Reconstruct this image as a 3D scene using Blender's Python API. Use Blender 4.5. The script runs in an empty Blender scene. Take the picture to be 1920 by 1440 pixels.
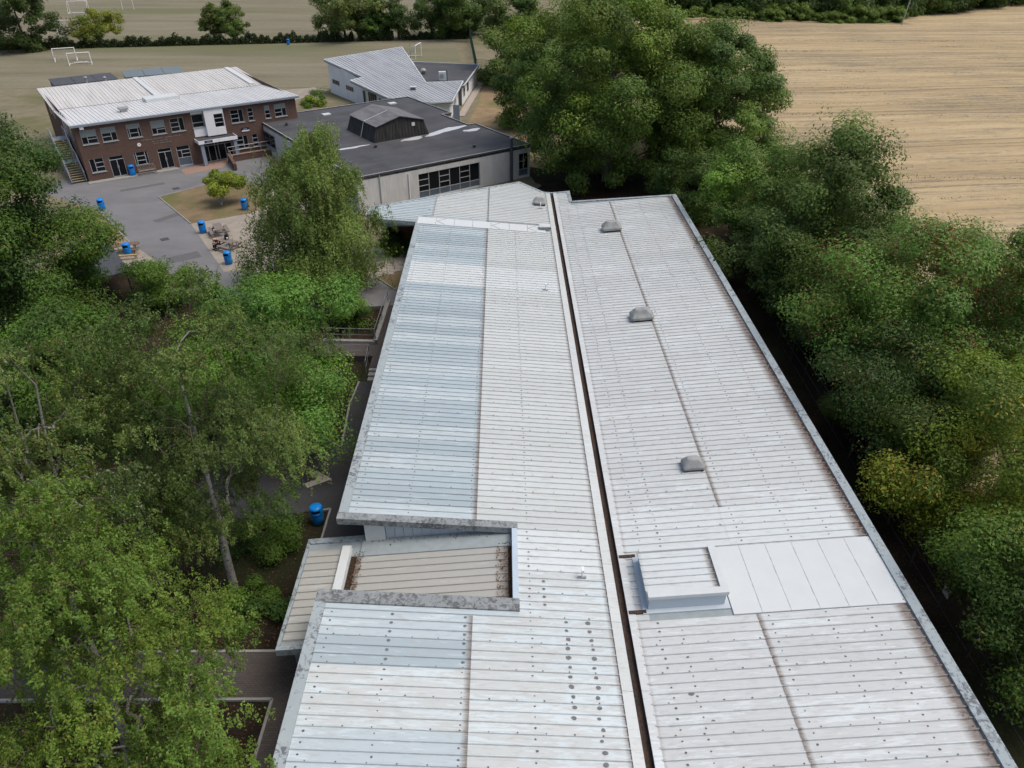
import bpy, bmesh, math, random
import numpy as np
from mathutils import Vector, Matrix

sc = bpy.context.scene
C = sc.collection
R = math.radians
random.seed(7)

# ------------------------------------------------------------------ camera
CAM_H, FPX = 26.0, 1400.0
PITCH = math.atan(905 / FPX)
cam_d = bpy.data.cameras.new('camera')
cam = bpy.data.objects.new('camera', cam_d)
C.objects.link(cam)
cam.location = (0, 0, CAM_H)
cam.rotation_euler = (math.pi / 2 - PITCH, 0, 0)
cam_d.sensor_width = 36
cam_d.lens = 36 * FPX / 1920
cam_d.clip_start = 0.5
cam_d.clip_end = 3000
sc.camera = cam

# ------------------------------------------------------------------ sky, sun, exposure
SUN_EL, SUN_AZ = R(64), R(98)     # azimuth from +Y towards +X
w = bpy.data.worlds.new('World')
sc.world = w
w.use_nodes = True
nt = w.node_tree
sky = nt.nodes.new('ShaderNodeTexSky')
sky.sky_type = 'NISHITA'
sky.sun_disc = False
sky.sun_elevation = SUN_EL
sky.sun_rotation = SUN_AZ
sky.air_density = 1.0
sky.dust_density = 4.5
sky.ozone_density = 0.0
bg = nt.nodes['Background']
bg.inputs['Strength'].default_value = 0.125
nt.links.new(sky.outputs[0], bg.inputs['Color'])
sd = bpy.data.lights.new('sun', 'SUN')
sd.energy = 1.25
sd.angle = R(30)
sd.color = (1.0, 0.975, 0.94)
so = bpy.data.objects.new('sun', sd)
C.objects.link(so)
sdir = Vector((math.sin(SUN_AZ) * math.cos(SUN_EL), math.cos(SUN_AZ) * math.cos(SUN_EL), math.sin(SUN_EL)))
so.rotation_euler = sdir.to_track_quat('Z', 'Y').to_euler()
so.location = (0, 40, 80)
vs = sc.view_settings
vs.view_transform = 'Standard'
vs.look = 'None'
vs.exposure = 0.42
vs.gamma = 1.0

def P(px, py, z=0.0):
    """world point at height z that the photograph shows at (px, py)"""
    x = (px - 960) / FPX
    y = (720 - py) / FPX
    c, s = math.cos(PITCH), math.sin(PITCH)
    d = (x, c + y * s, -s + y * c)
    t = (z - CAM_H) / d[2]
    return Vector((t * d[0], t * d[1], z))

def sstep(a, b, x):
    t = min(1, max(0, (x - a) / (b - a)))
    return t * t * (3 - 2 * t)

# ------------------------------------------------------------------ helpers
class MB:
    def __init__(s):
        s.v = []; s.f = []; s.m = []
    def quad(s, a, b, c, d, mi=0):
        n = len(s.v); s.v += [tuple(a), tuple(b), tuple(c), tuple(d)]; s.f.append((n, n+1, n+2, n+3)); s.m.append(mi)
    def box(s, x0, x1, y0, y1, z0, z1, mi=0):
        n = len(s.v)
        s.v += [(x0,y0,z0),(x1,y0,z0),(x1,y1,z0),(x0,y1,z0),(x0,y0,z1),(x1,y0,z1),(x1,y1,z1),(x0,y1,z1)]
        for q in ((0,3,2,1),(4,5,6,7),(0,1,5,4),(1,2,6,5),(2,3,7,6),(3,0,4,7)):
            s.f.append(tuple(n+i for i in q)); s.m.append(mi)
    def hexa(s, b, t, mi=0):
        """8 corners: bottom ring b, top ring t (counter-clockwise from above)"""
        n = len(s.v); s.v += [tuple(p) for p in b] + [tuple(p) for p in t]
        for q in ((0,3,2,1),(4,5,6,7),(0,1,5,4),(1,2,6,5),(2,3,7,6),(3,0,4,7)):
            s.f.append(tuple(n+i for i in q)); s.m.append(mi)
    def bar(s, a, b, wd, ht, mi=0):
        a, b = Vector(a), Vector(b); d = (b-a).normalized()
        up = Vector((0,0,1)) if abs(d.z) < .95 else Vector((1,0,0))
        sx = d.cross(up).normalized()*wd/2; sy = sx.cross(d).normalized()*ht/2
        s.hexa([a-sx-sy, a+sx-sy, b+sx-sy, b-sx-sy], [a-sx+sy, a+sx+sy, b+sx+sy, b-sx+sy], mi)
    def tube(s, pts, r, n=8, mi=0, caps=True):
        pts = [Vector(p) for p in pts]
        rr = r if isinstance(r, (list, tuple)) else [r]*len(pts)
        base = len(s.v)
        for i, p in enumerate(pts):
            d = (pts[min(i+1, len(pts)-1)] - pts[max(i-1, 0)]).normalized()
            up = Vector((0,0,1)) if abs(d.z) < .9 else Vector((1,0,0))
            sx = d.cross(up).normalized(); sy = sx.cross(d)
            for k in range(n):
                a = 2*math.pi*k/n
                s.v.append(tuple(p + sx*math.cos(a)*rr[i] + sy*math.sin(a)*rr[i]))
        for i in range(len(pts)-1):
            for k in range(n):
                a = base+i*n+k; b = base+i*n+(k+1)%n
                s.f.append((a, b, b+n, a+n)); s.m.append(mi)
        if caps:
            s.f.append(tuple(base+k for k in reversed(range(n)))); s.m.append(mi)
            e = base+(len(pts)-1)*n
            s.f.append(tuple(e+k for k in range(n))); s.m.append(mi)
    def lathe(s, prof, n=20, mi=0, c=(0,0,0)):
        base = len(s.v)
        for r, z in prof:
            for k in range(n):
                a = 2*math.pi*k/n
                s.v.append((c[0]+r*math.cos(a), c[1]+r*math.sin(a), c[2]+z))
        for i in range(len(prof)-1):
            for k in range(n):
                a = base+i*n+k; b = base+i*n+(k+1)%n
                s.f.append((a, b, b+n, a+n)); s.m.append(mi)
        s.f.append(tuple(base+k for k in reversed(range(n)))); s.m.append(mi)
        e = base+(len(prof)-1)*n
        s.f.append(tuple(e+k for k in range(n))); s.m.append(mi)
    def prism(s, poly, z0, z1, mi=0):
        """poly: list of (x,y) counter-clockwise; z1 may be a function of (x,y)"""
        n = len(s.v); k = len(poly)
        zf = z1 if callable(z1) else (lambda x, y: z1)
        zb = z0 if callable(z0) else (lambda x, y: z0)
        s.v += [(x, y, zb(x,y)) for x, y in poly] + [(x, y, zf(x,y)) for x, y in poly]
        s.f.append(tuple(n+i for i in reversed(range(k)))); s.m.append(mi)
        s.f.append(tuple(n+k+i for i in range(k))); s.m.append(mi)
        for i in range(k):
            j = (i+1) % k
            s.f.append((n+i, n+j, n+k+j, n+k+i)); s.m.append(mi)
    def mesh(s, name, mats):
        me = bpy.data.meshes.new(name)
        me.from_pydata(s.v, [], s.f)
        for m in (mats if isinstance(mats, (list, tuple)) else [mats]):
            me.materials.append(m)
        if any(s.m):
            me.polygons.foreach_set('material_index', s.m)
        if any(len(f) > 4 for f in s.f):
            bm = bmesh.new(); bm.from_mesh(me)
            bmesh.ops.triangulate(bm, faces=[f for f in bm.faces if len(f.verts) > 4])
            bm.to_mesh(me); bm.free()
        me.update()
        return me
    def build(s, name, mats, parent=None, smooth=False, bevel=0):
        me = s.mesh(name, mats)
        o = bpy.data.objects.new(name, me); C.objects.link(o)
        if parent is not None: o.parent = parent
        if smooth:
            me.polygons.foreach_set('use_smooth', [True]*len(me.polygons)); me.update()
        if bevel:
            b = o.modifiers.new('bevel', 'BEVEL'); b.width = bevel; b.segments = 2; b.limit_method = 'ANGLE'
        return o

def tag(o, label=None, cat=None, group=None, kind=None):
    if label: o['label'] = label
    if cat: o['category'] = cat
    if group: o['group'] = group
    if kind: o['kind'] = kind
    return o

def empty(name, loc, rz=0.0):
    o = bpy.data.objects.new(name, None); C.objects.link(o)
    o.location = loc; o.rotation_euler = (0, 0, rz); o.empty_display_size = .3
    return o

def inst(name, me, parent, loc=(0,0,0), rz=0.0):
    o = bpy.data.objects.new(name, me); C.objects.link(o)
    o.parent = parent; o.location = loc; o.rotation_euler = (0, 0, rz)
    return o

def copy_tree(o, parent=None):
    c = o.copy(); C.objects.link(c); c.parent = parent
    for ch in list(o.children): copy_tree(ch, c)
    return c

# ------------------------------------------------------------------ materials
def newmat(name):
    m = bpy.data.materials.new(name); m.use_nodes = True
    n = m.node_tree.nodes; b = n['Principled BSDF']
    return m, m.node_tree, n, b

class NT:
    """small node-building helper"""
    def __init__(s, name, rough=.7, spec=.3, metal=0.0):
        s.m, s.t, s.n, s.b = newmat(name)
        s.b.inputs['Roughness'].default_value = rough
        s.b.inputs['Specular IOR Level'].default_value = spec
        s.b.inputs['Metallic'].default_value = metal
        s.tc = s.n.new('ShaderNodeTexCoord')
    def link(s, a, b): s.t.links.new(a, b)
    def coord(s, scale=(1,1,1), rnd=False, kind='Object', rot=0.0):
        mp = s.n.new('ShaderNodeMapping'); mp.inputs['Scale'].default_value = scale
        mp.inputs['Rotation'].default_value = (0, 0, rot)
        src = s.tc.outputs[kind]
        if rnd:
            oi = s.n.new('ShaderNodeObjectInfo'); mu = s.n.new('ShaderNodeMath'); mu.operation = 'MULTIPLY'
            mu.inputs[1].default_value = 97.0; s.link(oi.outputs['Random'], mu.inputs[0])
            ad = s.n.new('ShaderNodeVectorMath'); ad.operation = 'ADD'
            s.link(src, ad.inputs[0]); s.link(mu.outputs[0], ad.inputs[1]); src = ad.outputs[0]
        s.link(src, mp.inputs['Vector']); return mp.outputs[0]
    def noise(s, vec, scale, detail=4, rough=.55, dist=0.0):
        x = s.n.new('ShaderNodeTexNoise'); x.inputs['Scale'].default_value = scale
        x.inputs['Detail'].default_value = detail; x.inputs['Roughness'].default_value = rough
        x.inputs['Distortion'].default_value = dist
        s.link(vec, x.inputs['Vector']); return x.outputs['Fac']
    def ramp(s, fac, *stops, mode='LINEAR'):
        r = s.n.new('ShaderNodeValToRGB'); e = r.color_ramp.elements; r.color_ramp.interpolation = mode
        while len(e) > 2: e.remove(e[-1])
        while len(e) < len(stops): e.new(.5)
        for q, (p, col) in zip(e, stops):
            q.position = p
            q.color = (col, col, col, 1) if not isinstance(col, tuple) else (*col, 1)
        s.link(fac, r.inputs[0]); return r.outputs[0]
    def mix(s, fac, a, b, mode='MIX'):
        x = s.n.new('ShaderNodeMix'); x.data_type = 'RGBA'; x.blend_type = mode
        for sock, v in ((x.inputs[0], fac), (x.inputs[6], a), (x.inputs[7], b)):
            if isinstance(v, (int, float)): sock.default_value = v
            elif isinstance(v, tuple): sock.default_value = (*v, 1)
            else: s.link(v, sock)
        return x.outputs[2]
    def math(s, op, a, b=0.0):
        x = s.n.new('ShaderNodeMath'); x.operation = op
        for sock, v in ((x.inputs[0], a), (x.inputs[1], b)):
            if isinstance(v, (int, float)): sock.default_value = v
            else: s.link(v, sock)
        return x.outputs[0]
    def rand(s): return s.n.new('ShaderNodeObjectInfo').outputs['Random']
    def attr(s, name, out='Fac'):
        a = s.n.new('ShaderNodeAttribute'); a.attribute_name = name; return a.outputs[out]
    def bump(s, fac, dist=.02, strength=.5):
        b = s.n.new('ShaderNodeBump'); b.inputs['Distance'].default_value = dist; b.inputs['Strength'].default_value = strength
        s.link(fac, b.inputs['Height']); s.link(b.outputs[0], s.b.inputs['Normal'])
    def col(s, c):
        if isinstance(c, tuple): s.b.inputs['Base Color'].default_value = (*c, 1)
        else: s.link(c, s.b.inputs['Base Color'])
        return s.m

def plain(name, col, rough=.6, spec=.3, var=.18, scale=6.0, metal=0.0, rnd=True):
    q = NT(name, rough, spec, metal)
    f = q.noise(q.coord(rnd=rnd), scale, 5)
    f2 = q.noise(q.coord(rnd=rnd), scale*7, 3)
    a = tuple(x*(1-var) for x in col); b = tuple(min(1, x*(1+var)) for x in col)
    c = q.mix(.25, q.ramp(f, (.3, a), (.7, b)), q.ramp(f2, (.3, a), (.7, b)))
    return q.col(c)

def roof_sheet_mat(name, base, peel, peel_amt, rand_amt=.08, stripe=.5):
    """weathered coated sheet: streaks of bluish primer under the white coat, grime, rib-base lines of dirt and painted shade, dirt at the ends"""
    q = NT(name, .42, .35)
    st = q.noise(q.coord((.55, 5.0, 1), True), 2.0, 8, .70)          # streaks along the sheet
    big = q.noise(q.coord((.25, .9, 1), True), 1.3, 3)
    pm = q.ramp(q.math('ADD', q.math('MULTIPLY', st, .62), q.math('MULTIPLY', big, .38)), (.565-peel_amt, 0.0), (.585-peel_amt, 1.0))
    fine = q.noise(q.coord((.12, 40, 1), True), 3.0, 2)
    weave = q.noise(q.coord((14, 14, 1), True), 3.0, 2)
    c = q.mix(q.math('MULTIPLY', pm, .9), base, peel)
    c = q.mix(q.ramp(fine, (.45, 0.0), (.75, .30*stripe)), c, (.36, .38, .40))
    c = q.mix(q.ramp(weave, (.5, 0.0), (.8, .10)), c, (.30, .36, .40))
    rv = q.ramp(q.rand(), (0, 1-rand_amt), (1, 1.0))
    c = q.mix(1.0, c, rv, 'MULTIPLY')
    grime = q.noise(q.coord((.6, 3, 1), True), 3.5, 5)
    c = q.mix(q.ramp(grime, (.52, 0.0), (.74, .45)), c, (.33, .31, .28))
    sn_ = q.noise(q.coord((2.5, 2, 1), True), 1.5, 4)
    c = q.mix(q.math('MULTIPLY', q.attr('seam'), q.ramp(sn_, (.3, .13), (.7, .44))), c, (.20, .20, .195))  # dark line at each rib base: dirt plus rib-side shade painted in
    d = q.attr('dirt'); dn = q.noise(q.coord((1.6, 11, 1), True), 2.0, 5, .65)
    dm = q.ramp(q.math('MULTIPLY', d, q.math('ADD', dn, .40)), (.22, 0.0), (.72, .85))
    c = q.mix(dm, c, q.ramp(dn, (.35, (.20, .165, .14)), (.65, (.10, .072, .055))))
    q.bump(fine, .004, .3)
    return q.col(c)

M = {}
M['roof_white'] = roof_sheet_mat('roof_white', (0.515, 0.546, 0.536), (0.545, 0.605, 0.618), -.01)
M['roof_chalk'] = roof_sheet_mat('roof_chalk', (0.50, 0.53, 0.522), (0.55, 0.63, 0.65), .06)
M['roof_right'] = roof_sheet_mat('roof_right', (0.515, 0.54, 0.536), (0.60, 0.655, 0.665), .02, stripe=.8)
M['roof_blue'] = roof_sheet_mat('roof_blue', (0.35, 0.425, 0.46), (0.45, 0.53, 0.56), .0, .12)
M['roof_bluish'] = roof_sheet_mat('roof_bluish', (0.42, 0.49, 0.518), (0.51, 0.585, 0.608), .02, .08)
M['roof_new'] = roof_sheet_mat('roof_new', (0.559, 0.600, 0.601), (0.583, 0.635, 0.640), .0, .03, .15)
M['porch_sheet'] = roof_sheet_mat('porch_sheet', (0.37, 0.37, 0.34), (0.43, 0.44, 0.415), .0, .06)
M['flat_panel'] = plain('flat_panel', (.54, .57, .572), .4, .35, .03, 1.2)

def lichen_mat(name, base, dark, amt):
    q = NT(name, .65, .3)
    n1 = q.noise(q.coord(), 5.5, 8, .72, .6); n2 = q.noise(q.coord(), .9, 3)
    f = q.math('ADD', q.math('MULTIPLY', n1, .7), q.math('MULTIPLY', n2, .3))
    c = q.mix(q.ramp(f, (.54-amt, 0.0), (.60-amt, .85)), q.mix(n2, base, tuple(x*1.2 for x in base)), dark)
    n3 = q.noise(q.coord(), 1.6, 4); c = q.mix(q.ramp(n3, (.5, 0.0), (.7, .35)), c, (.36, .40, .405))
    return q.col(c)
M['verge'] = lichen_mat('verge', (.265, .31, .325), (.085, .09, .10), .025)
M['verge_dark'] = lichen_mat('verge_dark', (.20, .22, .225), (.075, .075, .08), .05)
M['verge_clean'] = plain('verge_clean', (.40, .48, .55), .4, .4, .07, 2)
M['flash_white'] = plain('flash_white', (.53, .56, .56), .45, .35, .05, 2)
M['curb_blue'] = plain('curb_blue', (.43, .49, .53), .45, .35, .05, 2)
M['edge_grey'] = plain('edge_grey', (.265, .305, .315), .5, .35, .12, 3)

q = NT('gutter_rust', .85, .2)
n1 = q.noise(q.coord((8, .8, 1)), 1.2, 7, .7); n2 = q.noise(q.coord(), 9, 5)
M['gutter'] = q.col(q.mix(q.ramp(n1, (.45, 0.0), (.68, .8)), q.ramp(n2, (.35, (.022, .019, .018)), (.7, (.055, .045, .04))), (.13, .062, .032)))
q = NT('litter', .95, .1)
n1 = q.noise(q.coord(), 14, 6, .7)
M['litter'] = q.col(q.ramp(n1, (.3, (.025, .018, .014)), (.55, (.045, .03, .02)), (.75, (.10, .062, .038))))
M['fixing'] = plain('fixing', (.10, .10, .105), .6, .3, .3, 20)
M['sealant'] = plain('sealant', (.14, .145, .15), .7, .2, .35, 14)
q = NT('vent_dome', .55, .35)
n1 = q.noise(q.coord((1, 1, .5), rnd=True), 2.2, 6, .6)
M['vent'] = q.col(q.ramp(n1, (.35, (.21, .22, .215)), (.55, (.29, .30, .295)), (.70, (.36, .36, .31))))
M['dark_metal'] = plain('dark_metal', (.06, .06, .065), .5, .4, .2)
M['steel'] = plain('steel', (.36, .37, .38), .4, .5, .12, 8, .5)
M['white_paint'] = plain('white_paint', (.72, .72, .71), .5, .35, .05, 3)
M['grey_frame'] = plain('grey_frame', (.38, .40, .41), .5, .4, .08, 4)
M['blue_grey'] = plain('blue_grey', (.22, .265, .32), .5, .4, .08, 4)
M['spandrel'] = plain('spandrel', (.09, .115, .14), .4, .4, .1, 4)
M['blind'] = plain('blind', (.20, .235, .235), .8, .1, .08, 4)
q = NT('glass_dark', .12, .22)
M['glass'] = q.col(q.ramp(q.rand(), (0, (.004, .005, .007)), (1, (.012, .014, .018))))
q = NT('concrete', .85, .2)
n1 = q.noise(q.coord((1, 1, .35)), 1.2, 6, .6); n2 = q.noise(q.coord((3, 3, .25)), 2.2, 5)
cc = q.mix(q.ramp(n2, (.45, 0.0), (.75, .25)), q.ramp(n1, (.3, (.47, .465, .45)), (.7, (.58, .575, .555))), (.24, .23, .21))
M['concrete'] = q.col(cc)
q = NT('render_white', .75, .2)
n1 = q.noise(q.coord((1, 1, .3)), 1.0, 5)
M['render'] = q.col(q.ramp(n1, (.3, (.66, .67, .685)), (.7, (.76, .77, .78))))

def brick_mat(name, cols, mortar, sw=.225, sh=.075):
    q = NT(name, .85, .15)
    # x runs along the wall whichever way it faces: use x+y
    sp = q.n.new('ShaderNodeSeparateXYZ'); q.link(q.tc.outputs['Object'], sp.inputs[0])
    cx = q.n.new('ShaderNodeCombineXYZ')
    q.link(q.math('ADD', sp.outputs[0], sp.outputs[1]), cx.inputs[0]); q.link(sp.outputs[2], cx.inputs[1])
    br = q.n.new('ShaderNodeTexBrick')
    br.inputs['Scale'].default_value = 1.0; br.inputs['Brick Width'].default_value = sw
    br.inputs['Row Height'].default_value = sh; br.inputs['Mortar Size'].default_value = .008
    br.inputs['Color1'].default_value = (*cols[0], 1); br.inputs['Color2'].default_value = (*cols[1], 1)
    br.inputs['Mortar'].default_value = (*mortar, 1)
    q.link(cx.outputs[0], br.inputs['Vector'])
    n1 = q.noise(q.coord(), .8, 5); n2 = q.noise(q.coord((3, 3, 8)), 2.0, 3)
    c = q.mix(q.ramp(n1, (.35, 0.0), (.7, .55)), br.outputs['Color'], cols[2])
    c = q.mix(.5, c, q.ramp(n2, (.3, .55), (.7, 1.0)), 'MULTIPLY')
    q.bump(br.outputs['Fac'], -.01, .4)
    return q.col(c)
M['brick'] = brick_mat('brick_wall', ((.165, .09, .067), (.125, .074, .058), (.095, .066, .054)), (.14, .115, .10))
M['brick_red'] = brick_mat('brick_red', ((.26, .11, .065), (.20, .09, .058), (.16, .085, .06)), (.2, .16, .13))

q = NT('felt_roof', .8, .25)
n1 = q.noise(q.coord(), .35, 5, .6); n2 = q.noise(q.coord((.3, 2.5, 1)), .9, 4)
br = q.n.new('ShaderNodeTexBrick'); br.inputs['Scale'].default_value = 1.0
br.inputs['Brick Width'].default_value = 8.0; br.inputs['Row Height'].default_value = 1.0; br.inputs['Mortar Size'].default_value = .02
br.inputs['Color1'].default_value = (1, 1, 1, 1); br.inputs['Color2'].default_value = (.86, .86, .86, 1); br.inputs['Mortar'].default_value = (.6, .6, .6, 1)
q.link(q.tc.outputs['Object'], br.inputs['Vector'])
cc = q.mix(1.0, q.ramp(n1, (.3, (.055, .057, .062)), (.7, (.088, .09, .096))), br.outputs['Color'], 'MULTIPLY')
cc = q.mix(q.ramp(n2, (.55, 0.0), (.75, .4)), cc, (.04, .04, .042))
M['felt'] = q.col(cc)
q = NT('glare_paint', .04, .5)
M['painted_glare'] = q.col((.50, .51, .52)); q.b.inputs['Roughness'].default_value = .25  # pale base colour stands in for sky glare on wet felt
q = NT('lantern_felt', .7, .3)
n1 = q.noise(q.coord((1, .5, 4)), 1.4, 5)
M['lantern_roof'] = q.col(q.ramp(n1, (.3, (.10, .10, .105)), (.7, (.17, .17, .175))))
n_ = NT('lantern_side', .75, .2)
M['lantern_side'] = n_.col(n_.ramp(n_.noise(n_.coord((1.5, 1.5, .2)), 2.0, 5), (.35, (.02, .021, .024)), (.7, (.05, .048, .043))))

def stripe_roof(name, a, b, dirt, scale, rot=0.0):
    q = NT(name, .55, .3)
    def co(sc_):
        vr = q.n.new('ShaderNodeVectorRotate'); vr.rotation_type = 'Z_AXIS'; vr.inputs['Angle'].default_value = rot; q.link(q.tc.outputs['Object'], vr.inputs['Vector'])
        mp = q.n.new('ShaderNodeMapping'); mp.inputs['Scale'].default_value = sc_; q.link(vr.outputs[0], mp.inputs['Vector']); return mp.outputs[0]
    n1 = q.noise(co((scale, .05, 1)), 1.0, 4, .65); n2 = q.noise(co((scale*.4, .12, 1)), 1.2, 5)
    c = q.mix(q.ramp(n1, (.35, 0.0), (.7, 1.0)), a, b)
    c = q.mix(q.ramp(n2, (.5, 0.0), (.75, .6)), c, dirt)
    return q.col(c)
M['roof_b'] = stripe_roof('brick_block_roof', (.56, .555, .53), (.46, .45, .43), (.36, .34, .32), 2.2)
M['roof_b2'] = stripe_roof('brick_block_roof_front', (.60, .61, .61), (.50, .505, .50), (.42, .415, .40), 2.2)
M['roof_w'] = stripe_roof('pavilion_roof', (.38, .40, .42), (.29, .305, .32), (.19, .195, .20), 2.0, R(-35))

q = NT('asphalt', .9, .15)
n1 = q.noise(q.coord(), .22, 6, .65); n2 = q.noise(q.coord(), 30, 3); n3 = q.noise(q.coord((.25, 1, 1), rot=.9), .6, 4)
cc = q.mix(q.ramp(n2, (.3, 0.0), (.8, .35)), q.ramp(n1, (.3, (.125, .125, .13)), (.7, (.175, .175, .178))), (.23, .23, .225))
M['asphalt'] = q.col(q.mix(q.ramp(n3, (.52, 0.0), (.72, .35)), cc, (.095, .095, .097)))
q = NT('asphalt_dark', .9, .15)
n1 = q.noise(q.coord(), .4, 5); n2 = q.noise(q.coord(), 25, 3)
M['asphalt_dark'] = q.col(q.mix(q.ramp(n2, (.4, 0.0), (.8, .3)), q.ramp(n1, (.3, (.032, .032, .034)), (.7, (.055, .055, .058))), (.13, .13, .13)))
q = NT('paver', .85, .15)
br = q.n.new('ShaderNodeTexBrick'); br.inputs['Scale'].default_value = 1.0
br.inputs['Brick Width'].default_value = .21; br.inputs['Row Height'].default_value = .105; br.inputs['Mortar Size'].default_value = .008
br.inputs['Color1'].default_value = (.105, .088, .08, 1); br.inputs['Color2'].default_value = (.08, .072, .068, 1); br.inputs['Mortar'].default_value = (.05, .046, .042, 1)
q.link(q.tc.outputs['Object'], br.inputs['Vector'])
n1 = q.noise(q.coord(), .6, 5)
q.bump(br.outputs['Fac'], -.012, .5)
M['paver'] = q.col(q.mix(q.ramp(n1, (.4, 0.0), (.75, .5)), br.outputs['Color'], (.075, .065, .055)))
M['asphalt_patch'] = plain('asphalt_patch', (.115, .115, .118), .9, .1, .15, 5)
M['flag'] = plain('flag', (.34, .30, .265), .85, .15, .16, 2.5)
M['tan_paving'] = plain('tan_paving', (.275, .245, .205), .9, .1, .18, 1.2)
M['pink_paving'] = plain('pink_paving', (.27, .185, .15), .9, .1, .15, 3)
M['kerb'] = plain('kerb', (.27, .265, .25), .85, .15, .15, 3)
M['timber'] = plain('timber', (.20, .17, .15), .8, .15, .25, 5)
M['timber_brown'] = plain('timber_brown', (.17, .115, .085), .8, .15, .25, 5)
M['timber_pale'] = plain('timber_pale', (.42, .31, .15), .7, .2, .2, 5)
M['bin_blue'] = plain('bin_blue', (.004, .20, .60), .35, .4, .08, 4)
M['bin_black'] = plain('bin_black', (.01, .012, .02), .5, .3, .1, 4)
M['yellow'] = plain('yellow', (.36, .26, .11), .7, .2, .15, 4)
M['net'] = plain('net', (.42, .43, .42), .9, .1, .1, 4)
M['green_mesh'] = plain('green_mesh', (.02, .075, .06), .6, .3, .2, 2)
M['navy'] = plain('navy', (.012, .012, .06), .4, .4, .1, 4)
M['pole'] = plain('pole', (.30, .28, .25), .8, .2, .1, 4)
M['shed_roof'] = plain('shed_roof', (.13, .16, .17), .45, .4, .1, .5)
M['shed_dark'] = plain('shed_dark', (.065, .068, .075), .6, .3, .15, .6)
M['shed_wall'] = plain('shed_wall', (.14, .15, .14), .8, .2, .1, 2)
M['skin'] = plain('skin', (.48, .30, .22), .5, .3, .05, 9)
M['shirt'] = plain('shirt', (.05, .016, .02), .9, .1, .2, 9)
M['trouser'] = plain('trouser', (.012, .012, .015), .9, .1, .2, 9)
M['hair'] = plain('hair', (.10, .065, .04), .7, .2, .2, 9)

# ---- ground materials
def grass_mat(name, cols, scale, aniso=(1, 1, 1), green=None, gamt=.0, rot=0.0):
    q = NT(name, .95, .05)
    n1 = q.noise(q.coord(aniso, rot=rot), scale, 7, .65); n2 = q.noise(q.coord(), scale*9, 4, .7); n3 = q.noise(q.coord(aniso, rot=rot), scale*.22, 4)
    c = q.ramp(n1, (.28, cols[0]), (.5, cols[1]), (.72, cols[2]))
    c = q.mix(.5, c, q.ramp(n2, (.25, .62), (.75, 1.0)), 'MULTIPLY')
    if green: c = q.mix(q.ramp(n3, (.52-gamt, 0.0), (.68-gamt, .8)), c, green)
    q.bump(n2, .05, .3)
    return q.col(c)
M['sports'] = grass_mat('sports', ((.15, .138, .095), (.20, .182, .128), (.24, .217, .155)), .12, (.25, 1.5, 1), (.125, .132, .07), .03)
M['lawn'] = grass_mat('lawn', ((.13, .105, .06), (.20, .15, .09), (.235, .18, .11)), .5, (1, 1, 1), (.08, .115, .03), .02)
M['dry'] = grass_mat('dry', ((.19, .14, .08), (.27, .20, .12), (.31, .235, .15)), .6, (1, 1, 1), (.11, .13, .045), -.03)

q = NT('ground_soil', .97, .05)
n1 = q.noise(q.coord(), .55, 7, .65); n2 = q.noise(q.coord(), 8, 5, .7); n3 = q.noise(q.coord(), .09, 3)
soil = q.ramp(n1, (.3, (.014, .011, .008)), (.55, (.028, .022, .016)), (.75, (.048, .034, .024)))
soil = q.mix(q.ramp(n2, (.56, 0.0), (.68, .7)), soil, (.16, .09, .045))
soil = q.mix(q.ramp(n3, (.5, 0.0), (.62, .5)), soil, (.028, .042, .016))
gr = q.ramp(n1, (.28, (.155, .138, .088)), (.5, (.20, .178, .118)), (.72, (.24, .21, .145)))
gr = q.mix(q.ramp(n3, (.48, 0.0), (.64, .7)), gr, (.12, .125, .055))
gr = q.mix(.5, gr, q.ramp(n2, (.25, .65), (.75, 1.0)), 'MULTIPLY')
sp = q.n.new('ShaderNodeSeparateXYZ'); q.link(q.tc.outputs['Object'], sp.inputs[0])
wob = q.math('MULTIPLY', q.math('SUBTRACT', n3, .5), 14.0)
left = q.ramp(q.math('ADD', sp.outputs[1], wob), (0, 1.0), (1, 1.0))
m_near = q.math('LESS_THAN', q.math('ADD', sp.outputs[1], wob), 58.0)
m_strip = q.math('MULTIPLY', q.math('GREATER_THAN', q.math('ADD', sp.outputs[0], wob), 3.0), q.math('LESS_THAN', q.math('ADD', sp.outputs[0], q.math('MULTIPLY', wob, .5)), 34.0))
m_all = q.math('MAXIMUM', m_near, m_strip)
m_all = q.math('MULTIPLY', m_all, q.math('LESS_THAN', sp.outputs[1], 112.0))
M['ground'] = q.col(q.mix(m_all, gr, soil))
M['bed'] = None

q = NT('stubble', .95, .05)
sp = q.n.new('ShaderNodeSeparateXYZ'); q.link(q.tc.outputs['Object'], sp.inputs[0])
wv = q.noise(q.coord(), .025, 2)
xx = q.math('SUBTRACT', sp.outputs[0], 80.0)
vv = q.math('ADD', q.math('ADD', sp.outputs[1], q.math('MULTIPLY', q.math('MULTIPLY', xx, xx), .0011)), q.math('ADD', q.math('MULTIPLY', xx, -.05), q.math('MULTIPLY', wv, 5.0)))
def along(fx, fy, det, rough):
    cx = q.n.new('ShaderNodeCombineXYZ'); q.link(q.math('MULTIPLY', sp.outputs[0], fx), cx.inputs[0]); q.link(q.math('MULTIPLY', vv, fy), cx.inputs[1])
    return q.noise(cx.outputs[0], 1.0, det, rough)
band = along(.012, .30, 4, .6); row = along(.10, 1.15, 7, .75); grain = along(.9, 3.4, 6, .8)
big = q.noise(q.coord((.5, 1, 1)), .028, 5, .6, .3)
fine = q.noise(q.coord((1.5, 4, 1)), 2.5, 4, .8)
c = q.ramp(band, (.34, (.355, .272, .155)), (.48, (.445, .342, .195)), (.62, (.505, .40, .235)))
dk = q.math('ADD', q.math('MULTIPLY', row, .55), q.math('MULTIPLY', grain, .45))
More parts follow.
